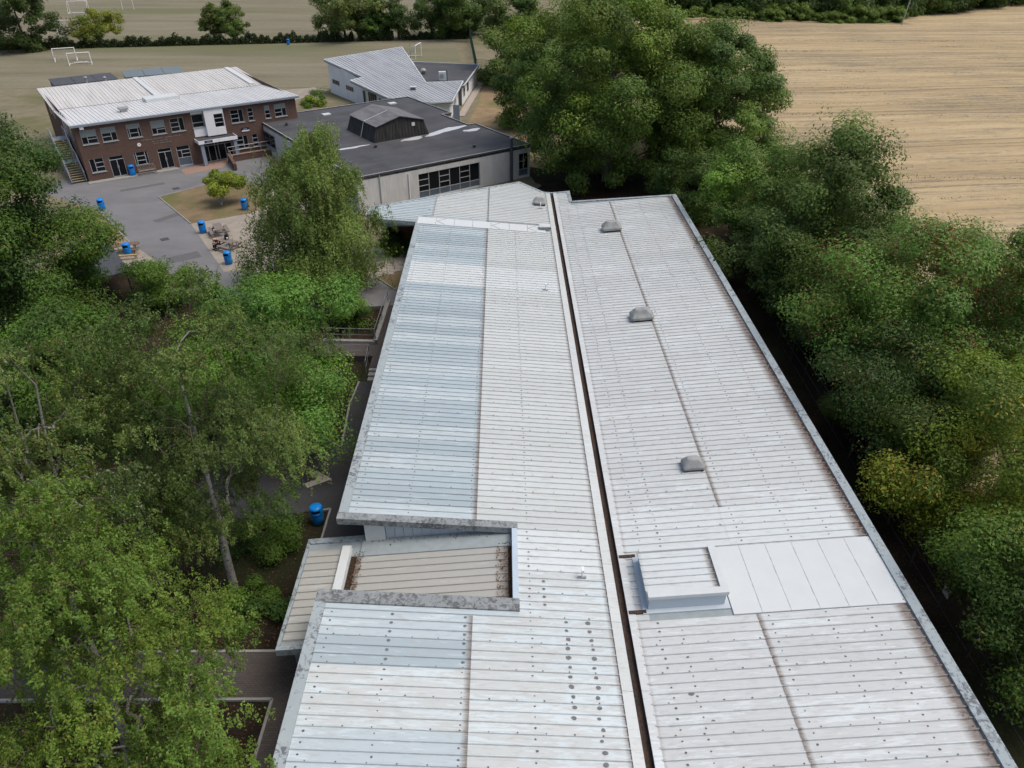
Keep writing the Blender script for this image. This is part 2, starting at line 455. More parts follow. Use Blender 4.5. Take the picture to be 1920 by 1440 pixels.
c = q.mix(q.ramp(dk, (.48, 0.0), (.58, .7)), c, (.20, .175, .14))
c = q.mix(q.math('MULTIPLY', q.ramp(big, (.45, 0.0), (.60, .9)), q.ramp(dk, (.42, 0.0), (.55, .65))), c, (.16, .145, .115))
c = q.mix(q.math('MULTIPLY', q.ramp(big, (.5, 0.0), (.62, .8)), q.ramp(grain, (.54, 0.0), (.64, .8))), c, (.10, .13, .05))
tr = q.math('FRACT', q.math('DIVIDE', vv, 16.0))
t1 = q.math('LESS_THAN', q.math('ABSOLUTE', q.math('SUBTRACT', tr, .30)), .017); t2 = q.math('LESS_THAN', q.math('ABSOLUTE', q.math('SUBTRACT', tr, .42)), .017)
c = q.mix(q.math('MULTIPLY', q.math('MAXIMUM', t1, t2), q.ramp(grain, (.35, .15), (.6, .75))), c, (.19, .155, .115))
c = q.mix(.7, c, q.ramp(fine, (.25, .58), (.7, 1.0)), 'MULTIPLY')
q.bump(grain, .12, .5)
M['stubble'] = q.col(c)

def leaf_mat(name):
    m = bpy.data.materials.new(name); m.use_nodes = True
    t = m.node_tree; n = t.nodes; b = n['Principled BSDF']; out = n['Material Output']
    a = n.new('ShaderNodeAttribute'); a.attribute_name = 'tint'
    b.inputs['Roughness'].default_value = .55; b.inputs['Specular IOR Level'].default_value = .22
    t.links.new(a.outputs['Color'], b.inputs['Base Color'])
    tr = n.new('ShaderNodeBsdfTranslucent'); hs = n.new('ShaderNodeHueSaturation')
    hs.inputs['Value'].default_value = 1.35; hs.inputs['Saturation'].default_value = 1.08; hs.inputs['Hue'].default_value = .49
    t.links.new(a.outputs['Color'], hs.inputs['Color']); t.links.new(hs.outputs[0], tr.inputs['Color'])
    mx = n.new('ShaderNodeMixShader'); mx.inputs[0].default_value = .30
    t.links.new(b.outputs[0], mx.inputs[1]); t.links.new(tr.outputs[0], mx.inputs[2]); t.links.new(mx.outputs[0], out.inputs['Surface'])
    return m
M['leaf'] = leaf_mat('leaf')
def bark_mat(name, a, b, d):
    q = NT(name, .85, .15)
    n1 = q.noise(q.coord((1, 1, .6)), 4.5, 6, .65); n2 = q.noise(q.coord((2, 2, 5)), 2.6, 3)
    c = q.mix(q.ramp(n2, (.56, 0.0), (.64, .85)), q.ramp(n1, (.3, a), (.7, b)), d)
    tk = q.ramp(q.attr('thick'), (.013, 0.0), (.05, 1.0))
    return q.col(q.mix(tk, (.085, .065, .045), c))
M['bark_birch'] = bark_mat('bark_birch', (.25, .235, .21), (.42, .40, .37), (.05, .042, .036))
M['bark'] = bark_mat('bark', (.07, .055, .042), (.13, .105, .085), (.04, .03, .025))
M['bark_pale'] = bark_mat('bark_pale', (.17, .15, .125), (.28, .25, .21), (.06, .05, .045))

# ================================================================== SETTING
def gz(x, y):
    return -1.25 + 1.25 * sstep(44, 54, y)

def grid_obj(name, xs, ys, zf, mat, kind='structure'):
    v = [(x, y, zf(x, y)) for y in ys for x in xs]
    nx = len(xs)
    f = [(j*nx+i, j*nx+i+1, (j+1)*nx+i+1, (j+1)*nx+i) for j in range(len(ys)-1) for i in range(nx-1)]
    me = bpy.data.meshes.new(name); me.from_pydata(v, [], f); me.materials.append(mat)
    o = bpy.data.objects.new(name, me); C.objects.link(o); o['kind'] = kind
    me.polygons.foreach_set('use_smooth', [True]*len(f)); me.update()
    return o

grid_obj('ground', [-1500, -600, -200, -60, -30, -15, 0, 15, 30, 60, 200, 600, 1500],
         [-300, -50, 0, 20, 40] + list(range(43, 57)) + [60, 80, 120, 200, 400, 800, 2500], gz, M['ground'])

def slab(name, poly, z1, mat, z0=None, kind='structure', parent=None):
    if sum(poly[i][0]*poly[(i+1) % len(poly)][1]-poly[(i+1) % len(poly)][0]*poly[i][1] for i in range(len(poly))) < 0:
        poly = poly[::-1]
    m = MB(); m.prism(poly, z1-.5 if z0 is None else z0, z1)
    o = m.build(name, mat, parent)
    if kind and parent is None: o['kind'] = kind
    return o

# sports fields (dry mown grass) and the harvested field on the right
slab('sports_field', [(-400, 118), (-58, 131), (-33, 131), (-16, 141), (-8.4, 141), (-12.5, 178), (-14, 400), (-400, 400)], .02, M['sports'])
def hill(x, y):
    return 2.2*math.exp(-(((x-185)/55)**2 + ((y-250)/60)**2))
grid_obj('crop_field', [22+6*i for i in range(62)], [30+6*i for i in range(60)], lambda x, y: .04+hill(x, y)-(.6 if (x < 23 or y < 31) else 0), M['stubble'])
slab('field_path', [(-62, 109), (-50, 108), (-34, 121), (-30, 129), (-33, 131), (-48, 124)], .03, M['tan_paving'])
slab('dry_grass_strip', [(-7.4, 92), (3.5, 86), (8, 100), (4, 134), (-4.6, 139), (-5.2, 118)], .03, M['dry'])

# courtyard
slab('courtyard_tarmac', [(-52, 79), (-41.4, 72.2), (-34.68, 63.83), (-30.5, 59.65), (-25, 53), (-16, 50.5), (-7.2, 51.5), (-7.2, 52.5), (-9.25, 53.9),
      (-11.2, 56.4), (-19, 58), (-24.05, 57.45), (-30.81, 68.5), (-36.93, 76.18), (-31.44, 82.44), (-27.4, 79.7), (-25, 82.5), (-29, 89.5), (-33, 93),
      (-38.9, 88), (-47.2, 81.2), (-50, 82)], .012, M['asphalt'], -1.6)
slab('lawn_patch', [(-36.93, 76.18), (-31.44, 82.44), (-27.37, 79.66), (-24.98, 73.74), (-25.93, 71.42), (-30.81, 68.5)], .035, M['lawn'], -.8)
slab('picnic_paving', [(-30.81, 68.5), (-25.93, 71.42), (-24.98, 73.74), (-27.37, 79.66), (-21.5, 77), (-15.5, 69), (-17, 59.8), (-19, 58), (-24.05, 57.45)], .022, M['tan_paving'], -1.2)
slab('table_paving', [(-34.4, 63.6), (-30.6, 59.7), (-32.6, 57.6), (-36.4, 61.5)], .024, M['tan_paving'], -.8)
slab('verge_strip', [(-41.5, 72.1), (-34.5, 63.7), (-37, 61.8), (-44.5, 70)], .03, M['dry'], -.8)
for i_, (cx, cy, lx, ly, rz_) in enumerate(((-33.5, 70.5, 3.4, .9, .95), (-28.5, 60.5, 2.6, 1.5, .6), (-40, 79.5, 4.5, .7, .62), (-26.4, 63.2, 1.2, .8, 1.0))):
    m = MB(); m.box(-lx/2, lx/2, -ly/2, ly/2, 0, .004); o = m.build('tarmac_patch', M['asphalt_dark'] if i_ == 3 else M['asphalt_patch']); o.location = (cx, cy, .013); o.rotation_euler = (0, 0, rz_); o['kind'] = 'structure'
for i_, (cx, cy) in enumerate(((-36.2, 79.0), (-31.8, 64.6))):
    m = MB(); m.box(-.35, .35, -.35, .35, 0, .012); o = m.build('drain_cover', M['dark_metal']); o.location = (cx, cy, .012); o.rotation_euler = (0, 0, .62)
    tag(o, 'square iron drain cover in the tarmac before the brick block doors' if i_ == 0 else 'square iron drain cover in the tarmac left of the picnic tables', 'drain cover')
def edging(name, pts, z, label=None, wd=.1, mat='kerb'):
    m = MB()
    for a, b in zip(pts[:-1], pts[1:]): m.bar((*a, z), (*b, z), wd, .12)
    o = m.build(name, M[mat]); o['kind'] = 'structure'; return o
edging('kerb', [(-30.81, 68.5), (-36.93, 76.18), (-31.44, 82.44)], .03)
edging('kerb', [(-41.4, 72.2), (-34.68, 63.83)], .03)
edging('kerb', [(-11.2, 56.4), (-9.25, 53.9)], .03)
slab('pink_paving', [(-38.16, 85.6), (-36.9, 83.8), (-33.6, 86.5), (-33.5, 90.4), (-34.5, 91.2)], .03, M['pink_paving'])

# flagstones by the far wing, each laid singly
fl = slab('flag_paving', [(-13.2, 55.4), (-11.2, 56.4), (-7, 59.2), (-7, 62.6), (-15, 62.6), (-15.5, 58)], .02, M['kerb'], -1.2)
slab('dry_verge', [(-11.1, 56.3), (-9.2, 53.95), (-7, 53.9), (-7, 59.2)], .034, M['lawn'], -1.0)
m = MB(); m.box(-.43, .43, -.28, .28, .0, .035); fm = m.mesh('flagstone', M['flag'])
for i in range(9):
    for j in range(9):
        x, y = -14.7+i*.89+(j % 2)*.44, 57.2+j*.6
        if y < 55.9+.66*(x+11.2)+.5 or x > -7.3: continue
        o = inst('flagstone', fm, fl, (x, y, .008+.006*random.random()), random.uniform(-.008, .008))

# lower path beside the long block, brick paving, beds
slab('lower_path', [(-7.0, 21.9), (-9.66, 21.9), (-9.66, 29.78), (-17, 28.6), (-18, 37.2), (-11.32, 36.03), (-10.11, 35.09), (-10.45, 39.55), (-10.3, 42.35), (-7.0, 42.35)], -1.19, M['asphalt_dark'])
slab('brick_path', [(-24, 20.7), (-9.9, 20.75), (-9.9, 21.9), (-7.0, 21.9), (-7.0, 4), (-9.67, 4), (-9.72, 18.48), (-24, 18.4)], -1.185, M['paver'])
edging('kerb', [(-24, 20.72), (-9.9, 20.79)], -1.18, wd=.12)
edging('kerb', [(-24, 18.4), (-9.72, 18.48), (-9.67, 4)], -1.18, wd=.12)
edging('kerb', [(-9.66, 21.9), (-9.66, 29.78), (-10.6, 29.5)], -1.18)
edging('kerb', [(-12.6, 37.0), (-10.11, 35.09), (-10.45, 39.55), (-10.3, 42.3)], -1.18)
m = MB(); m.prism([(-11.3, 31.5), (-10.1, 32.25), (-11.1, 33.0), (-11.5, 32.7), (-10.9, 32.25), (-11.55, 31.85)], -1.2, -1.184); o = m.build('paved_inset', M['flag']); o['kind'] = 'structure'
m = MB(); m.box(-10.1, -9.75, 20.9, 23.6, -1.3, -.75); o = m.build('retaining_wall', M['kerb']); tag(o, 'low grey retaining wall beside the brick path under the porch corner', 'wall')

# steps and landing beside the long block
st = empty('garden_steps', (-9.0, 42.3, -1.2))
for i in range(3):
    m = MB(); m.box(-.75, 1.9, i*.4, i*.4+.46, -.3, .15*(i+1)); m.build('step', M['kerb'], st, bevel=.015)
tag(st, 'three grey concrete steps under the left eave of the long roof', 'steps')
slab('brick_landing', [(-9.75, 43.4), (-7.0, 43.4), (-7.0, 46.6), (-15, 46.6), (-15, 45.0), (-9.75, 45.0)], -.75, M['paver'], -1.6)
m = MB(); m.hexa([(-9.75, 46.6, -1.7), (-7, 46.6, -1.7), (-7, 51.6, -1.7), (-9.75, 51.6, -1.7)], [(-9.75, 46.6, -.745), (-7, 46.6, -.745), (-7, 51.6, .006), (-9.75, 51.6, .006)])
o = m.build('ramp', M['paver']); o['kind'] = 'structure'
def handrail(name, pts, label, n=3):
    e = empty(name, pts[0])
    p0 = Vector(pts[0])
    m = MB(); m.tube([Vector(p)-p0+Vector((0, 0, 1.0)) for p in pts], .025, 6); m.build('top_rail', M['steel'], e)
    m = MB(); m.tube([Vector(p)-p0+Vector((0, 0, .5)) for p in pts], .018, 6); m.build('mid_rail', M['steel'], e)
    for a, b in zip(pts[:-1], pts[1:]):
        for k in range(n):
            q_ = Vector(a).lerp(Vector(b), k/max(1, n-1)*.98+.01)-p0
            m = MB(); m.tube([q_, q_+Vector((0, 0, 1.0))], .025, 6); m.build('post', M['steel'], e)
    tag(e, label, 'handrail'); return e
m = MB(); m.bar((-13.6, 46.9, -.75), (-9.85, 46.75, -.75), .3, .5); m.bar((-9.8, 46.7, -.7), (-9.5, 51.8, -.05), .3, .6)
o = m.build('planter_wall', M['kerb']); tag(o, 'low L-shaped planter wall beside the ramp and railings', 'wall')
handrail('handrail', [(-13.5, 46.9, -.55), (-9.8, 46.75, -.55), (-9.5, 51.6, .2)], 'grey tubular handrail on the planter wall above the ramp')
handrail('handrail', [(-14.5, 44.9, -.75), (-9.95, 44.9, -.75), (-9.9, 43.0, -1.0)], 'dark tubular handrail round the lower edge of the brick landing')

# ================================================================== LONG BLOCK WITH BUTTERFLY ROOF
BLK = empty('classroom_block', (4.56, 0, 0), .0122)
tag(BLK, 'long low block with ribbed white butterfly roof and central rusty valley gutter', 'building')
SL, SR, ZV = .0855, .0883, 2.6
def zr(a): return ZV + (SL*-a if a < 0 else SR*a)
RIBH = .052
def sheet_mesh(name, a0, a1, mat, b_len=1.2, d0=0.0, d1=0.0, lift=0.0, zfun=zr, pitch=.4, n=3):
    """ribbed sheet from a0 to a1 (ribs run along a); dirt strength d0/d1 at its ends"""
    prof = []
    for k in range(n):
        c0 = .06+k*pitch
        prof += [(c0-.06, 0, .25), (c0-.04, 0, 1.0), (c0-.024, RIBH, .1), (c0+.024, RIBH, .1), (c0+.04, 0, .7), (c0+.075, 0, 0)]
    prof.append((b_len, 0, .25))
    L = a1-a0
    sta = [(a0, d0), (a0+.09, d0*.8), (a0+.24, d0*.25), (a0+.5, 0), (a1-(.75 if d1 > .95 else .4), 0), (a1-.3, d1*(.5 if d1 > .95 else .15)), (a1-.09, d1*.8), (a1, d1)] if L > 1.4 else [(a0, 0), (a1, 0)]
    v = []; dv = []; sv = []
    for a, d in sta:
        for b, z, sm_ in prof:
            v.append((a, b, zfun(a)+z+lift)); dv.append(d); sv.append(sm_)
    k = len(prof); f = []
    for i in range(len(sta)-1):
        for j in range(k-1):
            f.append((i*k+j, (i+1)*k+j, (i+1)*k+j+1, i*k+j+1))
    me = bpy.data.meshes.new(name); me.from_pydata(v, [], f); me.materials.append(mat)
    at = me.attributes.new('dirt', 'FLOAT', 'POINT'); at.data.foreach_set('value', dv)
    at = me.attributes.new('seam', 'FLOAT', 'POINT'); at.data.foreach_set('value', sv)  # strength of the rib-base line, dirt with painted shade
    me.update(); return me

deckL = [(-11.75, 7.2), (-.12, 7.2), (-.12, 69.75), (-.65, 69.75), (-2.95, 72.35), (-15.9, 62.3), (-15.55, 59.55), (-11.75, 59.55), (-11.75, 24.02), (-4.07, 24.02), (-4.07, 20.05), (-11.75, 20.05)]
deckR = [(.22, 7.2), (11.05, 7.2), (11.05, 66.1), (1.74, 66.8), (1.74, 69.75), (.22, 69.75)]
m = MB(); m.prism(deckL, lambda x, y: zr(x)-.26, lambda x, y: zr(x)-.012); RL = m.build('roof_slope', M['edge_grey'], BLK); RL['label'] = 'left roof slope with bluish translucent sheets'
m = MB(); m.prism(deckR, lambda x, y: zr(x)-.26, lambda x, y: zr(x)-.012); RR = m.build('roof_slope', M['edge_grey'], BLK); RR['label'] = 'right roof slope with plain white sheets'

cache = {}
def sheet(parent, a0, a1, b, mat, d0=0, d1=0, lift=0.0):
    key = (a0, a1, mat, d0, d1, lift)
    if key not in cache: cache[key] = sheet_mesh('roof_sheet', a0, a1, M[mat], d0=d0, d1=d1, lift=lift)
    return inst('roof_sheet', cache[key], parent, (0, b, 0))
rng = random.Random(3)
B0 = 13.2
for k in range(-5, 40):
    b = B0+1.2*k
    mid = b+.6
    cut = 19.2 <= b+.01 and b < 23.9
    # outer column
    if not cut:
        if 48.3 < mid < 51: mo = 'roof_new'
        elif mid > 24: mo = 'roof_blue' if (k % 5) in (0, 1, 3) else 'roof_bluish'
        elif mid > 16.8: mo = 'roof_blue' if 16.8 < mid < 19.2 and k != 4 or mid < 18 else 'roof_bluish'
        elif mid < 14.4: mo = 'roof_bluish'
        else: mo = 'roof_chalk'
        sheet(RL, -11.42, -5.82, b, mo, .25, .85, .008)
    ai = -4.05 if cut else -5.92
    mi_ = 'roof_new' if 48.3 < mid < 51 or cut and mid > 21.5 else ('roof_chalk' if mid < 24 else 'roof_white')
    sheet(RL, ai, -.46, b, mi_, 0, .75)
for k in range(-5, 44):
    b = B0+1.2*k
    if 19.2 <= b+.01 and b < 22.7:
        sheet(RR, .46, 1.0, b, 'roof_right'); continue
    mt = 'roof_new' if 22.7 < b < 25.1 else 'roof_right'
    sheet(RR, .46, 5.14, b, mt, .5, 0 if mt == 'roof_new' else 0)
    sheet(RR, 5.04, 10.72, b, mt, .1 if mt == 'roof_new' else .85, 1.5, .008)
for k in range(44, 47):
    sheet(RR, .46, 1.62, B0+1.2*k, 'roof_right')
# wing sheets, cut to the slanted end of the roof
for k in range(39, 50):
    b = B0+1.2*k
    for a0, a1, mt in ((-16.4, -10.5, 'roof_bluish'), (-10.55, -5.82, 'roof_white'), (-5.92, -.46, 'roof_white')):
        if k < 39 and a1 > -11: continue
        me = sheet_mesh('roof_sheet', a0, a1, M[mt], d1=.6, lift=.008 if a1 < -10 else 0)
        bm = bmesh.new(); bm.from_mesh(me)
        for co, no in (((-15.9, 62.3-b, 0), (-10.05, 12.95, 0)), ((-2.95, 72.35-b, 0), (2.6, 2.3, 0)), ((-15.9, 62.3-b, 0), (-2.75, .35, 0)), ((0, 69.75-b if a0 > -6 and False else 90, 0), (0, 1, 0))):
            bmesh.ops.bisect_plane(bm, geom=bm.verts[:]+bm.edges[:]+bm.faces[:], plane_co=co, plane_no=no, clear_outer=True)
        if len(bm.faces): 
            bm.to_mesh(me); inst('roof_sheet', me, RL, (0, b, 0))
        bm.free()
me = sheet_mesh('roof_sheet', -15.6, -11.72, M['roof_bluish'], b_len=.5, n=1); inst('roof_sheet', me, RL, (0, 59.52, 0))

# verge flashings (strips lying over the sheet ends)
def strip(parent, name, p0, p1, wd, mat, lift=.05, th=.16, side=0):
    """flat strip from (a,b) p0 to p1; its left edge (seen along p0->p1) is the line itself"""
    a0, b0 = p0; a1, b1 = p1
    d = Vector((a1-a0, b1-b0)).normalized(); n_ = Vector((d.y, -d.x))*wd
    q_ = [(a0, b0), (a0+n_.x, b0+n_.y), (a1+n_.x, b1+n_.y), (a1, b1)]
    m = MB(); m.hexa([(x, y, zr(x)-th+lift) for x, y in q_], [(x, y, zr(x)+lift) for x, y in q_])
    return m.build(name, M[mat], parent)
E_ = 'verge_flashing'
strip(RL, E_, (-11.82, 7.2), (-11.82, 20.07), .42, 'verge', .06, .34)
strip(RL, E_, (-11.82, 24.02), (-11.82, 59.5), .42, 'verge', .06, .34)
strip(RL, E_, (-4.02, 20.10), (-11.82, 20.10), -.60, 'verge_dark', .075, .5)   # near edge of the recess
strip(RL, E_, (-11.84, 24.0), (-4.02, 24.0), -.42, 'verge_dark', .075, .3)
strip(RL, E_, (-4.28, 20.1), (-4.28, 24.0), .24, 'verge_clean', .08, .6)
strip(RL, E_, (-15.62, 59.5), (-11.80, 59.5), -.3, 'verge', .06, .34)
strip(RL, E_, (-15.95, 62.3), (-2.95, 72.4), .25, 'verge', .06, .3)
strip(RL, E_, (-15.62, 59.5), (-15.95, 62.3), .25, 'verge', .055, .3)
strip(RL, E_, (-2.95, 72.4), (-.65, 69.8), .25, 'verge', .058, .3)
strip(RL, E_, (-.7, 69.8), (.2, 69.8), .2, 'verge', .056, .3)
strip(RR, E_, (10.7, 7.2), (10.7, 66.1), .4, 'verge', .13, .4)
strip(RR, E_, (1.7, 66.82), (11.1, 66.12), .3, 'verge', .11, .36)
strip(RR, E_, (1.5, 69.8), (1.5, 66.7), -.28, 'verge', .07, .36)
strip(RR, E_, (.2, 69.8), (1.78, 69.8), .25, 'verge', .066, .36)

me = sheet_mesh('roof_sheet', -11.42, -4.05, M['roof_bluish'], b_len=.3, n=1); inst('roof_sheet', me, RL, (0, 19.2, 0))
# valley gutter
m = MB()
m.box(-.12, .22, 7.2, 69.6, ZV-.24, ZV-.16); m.box(-.135, -.105, 7.2, 69.6, ZV-.24, ZV-.005); m.box(.205, .235, 7.2, 69.6, ZV-.24, ZV+.0)
m.build('valley_gutter', M['gutter'], BLK)
for a0, a1 in ((-.5, -.1), (.2, .5)):
    k = 7.2
    while k < 69.5:
        e_ = min(k+3.0, 69.6)
        m = MB(); m.hexa([(a0, k, zr(a0)-.03), (a1, k, zr(a1)-.03), (a1, e_-.012, zr(a1)-.03), (a0, e_-.012, zr(a0)-.03)],
                         [(a0, k, zr(a0)+.06), (a1, k, zr(a1)+.03), (a1, e_-.012, zr(a1)+.03), (a0, e_-.012, zr(a0)+.06)])
        m.build('gutter_flashing', M['roof_white'] if a0 < 0 else M['roof_right'], RL if a0 < 0 else RR); k = e_

# fixings and sealant dabs
def discs(name, pts, parent, mat, zf, rough_edge=0.0):
    m = MB(); rg = random.Random(11)
    for a, b, r, lf in pts:
        n = len(m.v); k = 7
        for i in range(k):
            t = 2*math.pi*i/k; rr = r*(1+rough_edge*rg.uniform(-1, 1))
            m.v.append((a+rr*1.15*math.cos(t), b+rr*math.sin(t), zf(a+rr*1.15*math.cos(t))+lf))
        m.f.append(tuple(n+i for i in range(k))); m.m.append(0)
    o = m.build(name, M[mat], parent); o['kind'] = 'stuff'; return o
rg = random.Random(5)
def fix_pts(a0, a1, purl, b0, b1, skip):
    pts = []
    k = b0
    while k < b1:
        a = a0+.35
        while a < a1:                                   # along the side laps
            if not skip(a, k): pts.append((a, k+.06, rg.uniform(.022, .034), RIBH+.012))
            a += .95
        for j in range(3):
            for p in purl:
                if not skip(p, k+.28+.4*j) and rg.random() < .93:
                    pts.append((p+rg.uniform(-.03, .03), k+.28+.4*j, rg.uniform(.022, .045), .012))
        k += 1.2
    return pts
skL = lambda a, b: (a < -3.9 and 19.1 < b < 24.5)
skR = lambda a, b: 19.1 < b < 22.9
discs('fixing', fix_pts(-11.2, -.8, (-11.1, -8.85, -6.1, -3.6), 7.2, 59.0, skL), RL, 'fixing', zr, .25)
discs('fixing', fix_pts(.7, 10.6, (1.25, 2.1, 5.5, 7.6, 9.2), 7.2, 65.5, skR), RR, 'fixing', zr, .25)
dab = []
for k in range(30):
    b = 7.5+.4*k
    if 14.9 < b < 19.7: dab.append((-2.24+rg.uniform(-.05, .05), b, rg.uniform(.06, .09), .014))
    if b > 7.5: dab.append((-1.36+rg.uniform(-.06, .06), b, rg.uniform(.055, .09), .014))
for k in range(4): dab.append((-3.03, 19.9+.4*k, .06, .014))
for k in range(6):
    for a in (-8.85, -6.1): dab.append((a, 17.1+.4*k, .06, .022))
dab += [(1.9, 16.0, .1, .014), (2.9, 17.3, .07, .014), (2.4, 14.9, .07, .014)]
discs('sealant_patch', [d for d in dab if d[1] < 19.2 or d[0] > -4], RL, 'sealant', zr, .15)

# flashing panels across the left slope near the wing
for k in range(7):
    a0 = -11.7+k*1.53
    m = MB(); m.hexa([(a0, 59.25, zr(a0)), (a0+1.5, 59.25, zr(a0+1.5)), (a0+1.5, 60.75, zr(a0+1.5)), (a0, 60.75, zr(a0))],
                     [(a0, 59.25, zr(a0)+.065), (a0+1.5, 59.25, zr(a0+1.5)+.065), (a0+1.5, 60.75, zr(a0+1.5)+.065), (a0, 60.75, zr(a0)+.065)])
    m.build('flashing_panel', M['flat_panel'], RL)
    if k in (1, 4, 6):
        m = MB()
        for e_ in (.65, -.65): m.bar((a0+.05, 60.0, zr(a0+.05)+.068), (a0+.75, 60.0+e_, zr(a0+.75)+.068), .06, .02)
        m.build('seam', M['edge_grey'], RL)
# smooth panels on the right slope
for k in range(6):
    a0 = 4.2+k*1.092
    m = MB(); m.hexa([(a0, 19.22, zr(a0)), (a0+1.08, 19.22, zr(a0+1.08)), (a0+1.08, 22.75, zr(a0+1.08)), (a0, 22.75, zr(a0))],
                     [(a0, 19.22, zr(a0)+.055), (a0+1.08, 19.22, zr(a0+1.08)+.055), (a0+1.08, 22.75, zr(a0+1.08)+.055), (a0, 22.75, zr(a0)+.055)])
    m.build('flat_panel', M['flat_panel'], RR)
    if k:
        m = MB(); bb = 19.4
        while bb < 22.4:
            ln_ = rng.uniform(.12, .5)
            if rng.random() < .7: m.box(a0-.016-.006*rng.random(), a0+.006, bb, min(22.7, bb+ln_), zr(a0)+.04, zr(a0)+.0585)
            bb += ln_+rng.uniform(.05, .3)
        o = m.build('seam_sealant', M['edge_grey'], RR); o['kind'] = 'stuff'

# boxed upstand with its own ribbed lid
m = MB()
x0, x1, y0, y1, hh = 1.0, 3.95, 19.72, 22.25, .80
def box_on_roof(x0, x1, y0, y1, z0, z1):
    return [(x0, y0, zr(x0)+z0), (x1, y0, zr(x1)+z0), (x1, y1, zr(x1)+z0), (x0, y1, zr(x0)+z0)], [(x0, y0, zr(x0)+z1), (x1, y0, zr(x1)+z1), (x1, y1, zr(x1)+z1), (x0, y1, zr(x0)+z1)]
m.hexa(*box_on_roof(x0, x1, y0, y1, -.05, hh-.12))
m.hexa(*box_on_roof(x0-.22, x1+.2, y0-.2, y1+.25, -.05, .062))
UP = m.build('roof_upstand', M['curb_blue'], BLK)
m = MB()
m.hexa(*box_on_roof(x0-.06, x1+.08, y0-.05, y0+.26, hh-.16, hh)); m.hexa(*box_on_roof(x1-.2, x1+.09, y0+.26, y1+.02, hh-.16, hh+.003)); m.hexa(*box_on_roof(x0-.06, x1-.2, y1-.16, y1+.03, hh-.16, hh-.002))
m.build('curb', M['flash_white'], UP)
me = sheet_mesh('lid_sheet', x0-.1, x1-.22, M['roof_new'], b_len=2.1, d0=.4, d1=.9, lift=hh-.1, pitch=.345, n=6)
inst('lid_sheet', me, UP, (0, y0+.26, 0))
for b_ in (19.55, 22.5):
    m = MB(); m.hexa(*box_on_roof(.24, .92, b_, b_+.16, .0, .075)); m.build('overflow_channel', M['gutter'], RR)

# recess with the lower porch roof
def zp(a): return 2.6 - .0875*(-4.3-a)
def sheetp(parent, a0, a1, b, n=3, d0=0.0, d1=0.0, lift=0.0):
    me = sheet_mesh('porch_sheet', a0, a1, M['porch_sheet'], b_len=.4*n, d0=d0, d1=d1, zfun=zp, n=n, lift=lift)
    return inst('porch_sheet', me, parent, (0, b, 0))
m = MB(); m.prism([(-13.35, 18.9), (-11.9, 18.9), (-11.9, 19.4), (-4.2, 19.4), (-4.2, 24.6), (-13.35, 24.6)], lambda x, y: zp(x)-.22, lambda x, y: zp(x)-.012)
PR_ = m.build('porch_roof', M['edge_grey'], BLK)
for k in range(3): sheetp(PR_, -11.0, -4.45, 19.75+1.2*k, d0=1.0, d1=1.0)
m = MB(); m.hexa([(-10.9, 23.35, zp(-10.9)), (-4.3, 23.35, zp(-4.3)), (-4.3, 24.3, zp(-4.3)), (-10.9, 24.3, zp(-10.9))], [(-10.9, 23.35, zp(-10.9)+.06), (-4.3, 23.35, zp(-4.3)+.06), (-4.3, 24.3, zp(-4.3)+.09), (-10.9, 24.3, zp(-10.9)+.09)])
m.build('apron_flashing', M['edge_grey'], PR_)
for k in range(4): sheetp(PR_, -13.25, -11.75, 19.1+1.2*k, lift=.01)
m = MB(); m.hexa([(-11.75, 19.2, zp(-11.5)-.1), (-11.3, 19.2, zp(-11.3)-.1), (-11.3, 23.9, zp(-11.3)-.1), (-11.75, 23.9, zp(-11.5)-.1)], [(-11.72, 19.2, zp(-11.5)+.2), (-11.35, 19.2, zp(-11.5)+.2), (-11.35, 23.9, zp(-11.5)+.2), (-11.72, 23.9, zp(-11.5)+.2)])
m.build('parapet_flashing', M['flash_white'], PR_)
m = MB(); m.box(-11.28, -11.02, 19.6, 23.4, zp(-11.1)-.1, zp(-11.1)+.0); o = m.build('gutter_litter', M['litter'], PR_)
m = MB(); m.box(-4.45, -4.3, 19.8, 24.0, 2.5, 2.6); m.build('gutter_litter', M['litter'], PR_)
for p0, p1, w_ in (((-13.4, 24.62), (-4.4, 24.62), .3), ((-13.42, 18.88), (-13.42, 24.62), .14), ((-11.9, 18.86), (-13.42, 18.86), -.2)):
    a0, b0 = p0; a1, b1 = p1; d = Vector((a1-a0, b1-b0)).normalized(); n_ = Vector((d.y, -d.x))*w_
    q_ = [(a0, b0), (a0+n_.x, b0+n_.y), (a1+n_.x, b1+n_.y), (a1, b1)]
    m = MB(); m.hexa([(x, y, zp(x)-.26) for x, y in q_], [(x, y, zp(x)+.07) for x, y in q_]); m.build('edge_trim', M['verge'], PR_)
# clad wall under the high edge of the recess
for k in range(14):
    a0 = -9.85+.4*k
    m = MB(); m.hexa([(a0, 24.33, zp(a0)-.3), (a0+.385, 24.33, zp(a0+.385)-.3), (a0+.385, 24.4, zp(a0+.385)-.3), (a0, 24.4, zp(a0)-.3)],
                     [(a0, 24.33, zr(a0)-.27), (a0+.385, 24.33, zr(a0+.385)-.27), (a0+.385, 24.4, zr(a0+.385)-.27), (a0, 24.4, zr(a0)-.27)])
    m.build('wall_cladding', M['curb_blue'], BLK)
m = MB(); m.box(-9.86, -4.2, 24.4, 24.5, 1.6, 2.68); m.build('wall_backing', M['dark_metal'], BLK)
m = MB(); m.box(-10.75, -9.87, 24.2, 24.9, 1.4, zr(-9.9)-.27); m.build('corner_pier', M['flash_white'], BLK)
m = MB(); m.box(-11.5, -10.75, 24.3, 24.8, 3.05, 3.28); m.build('soffit_beam', M['flash_white'], BLK)
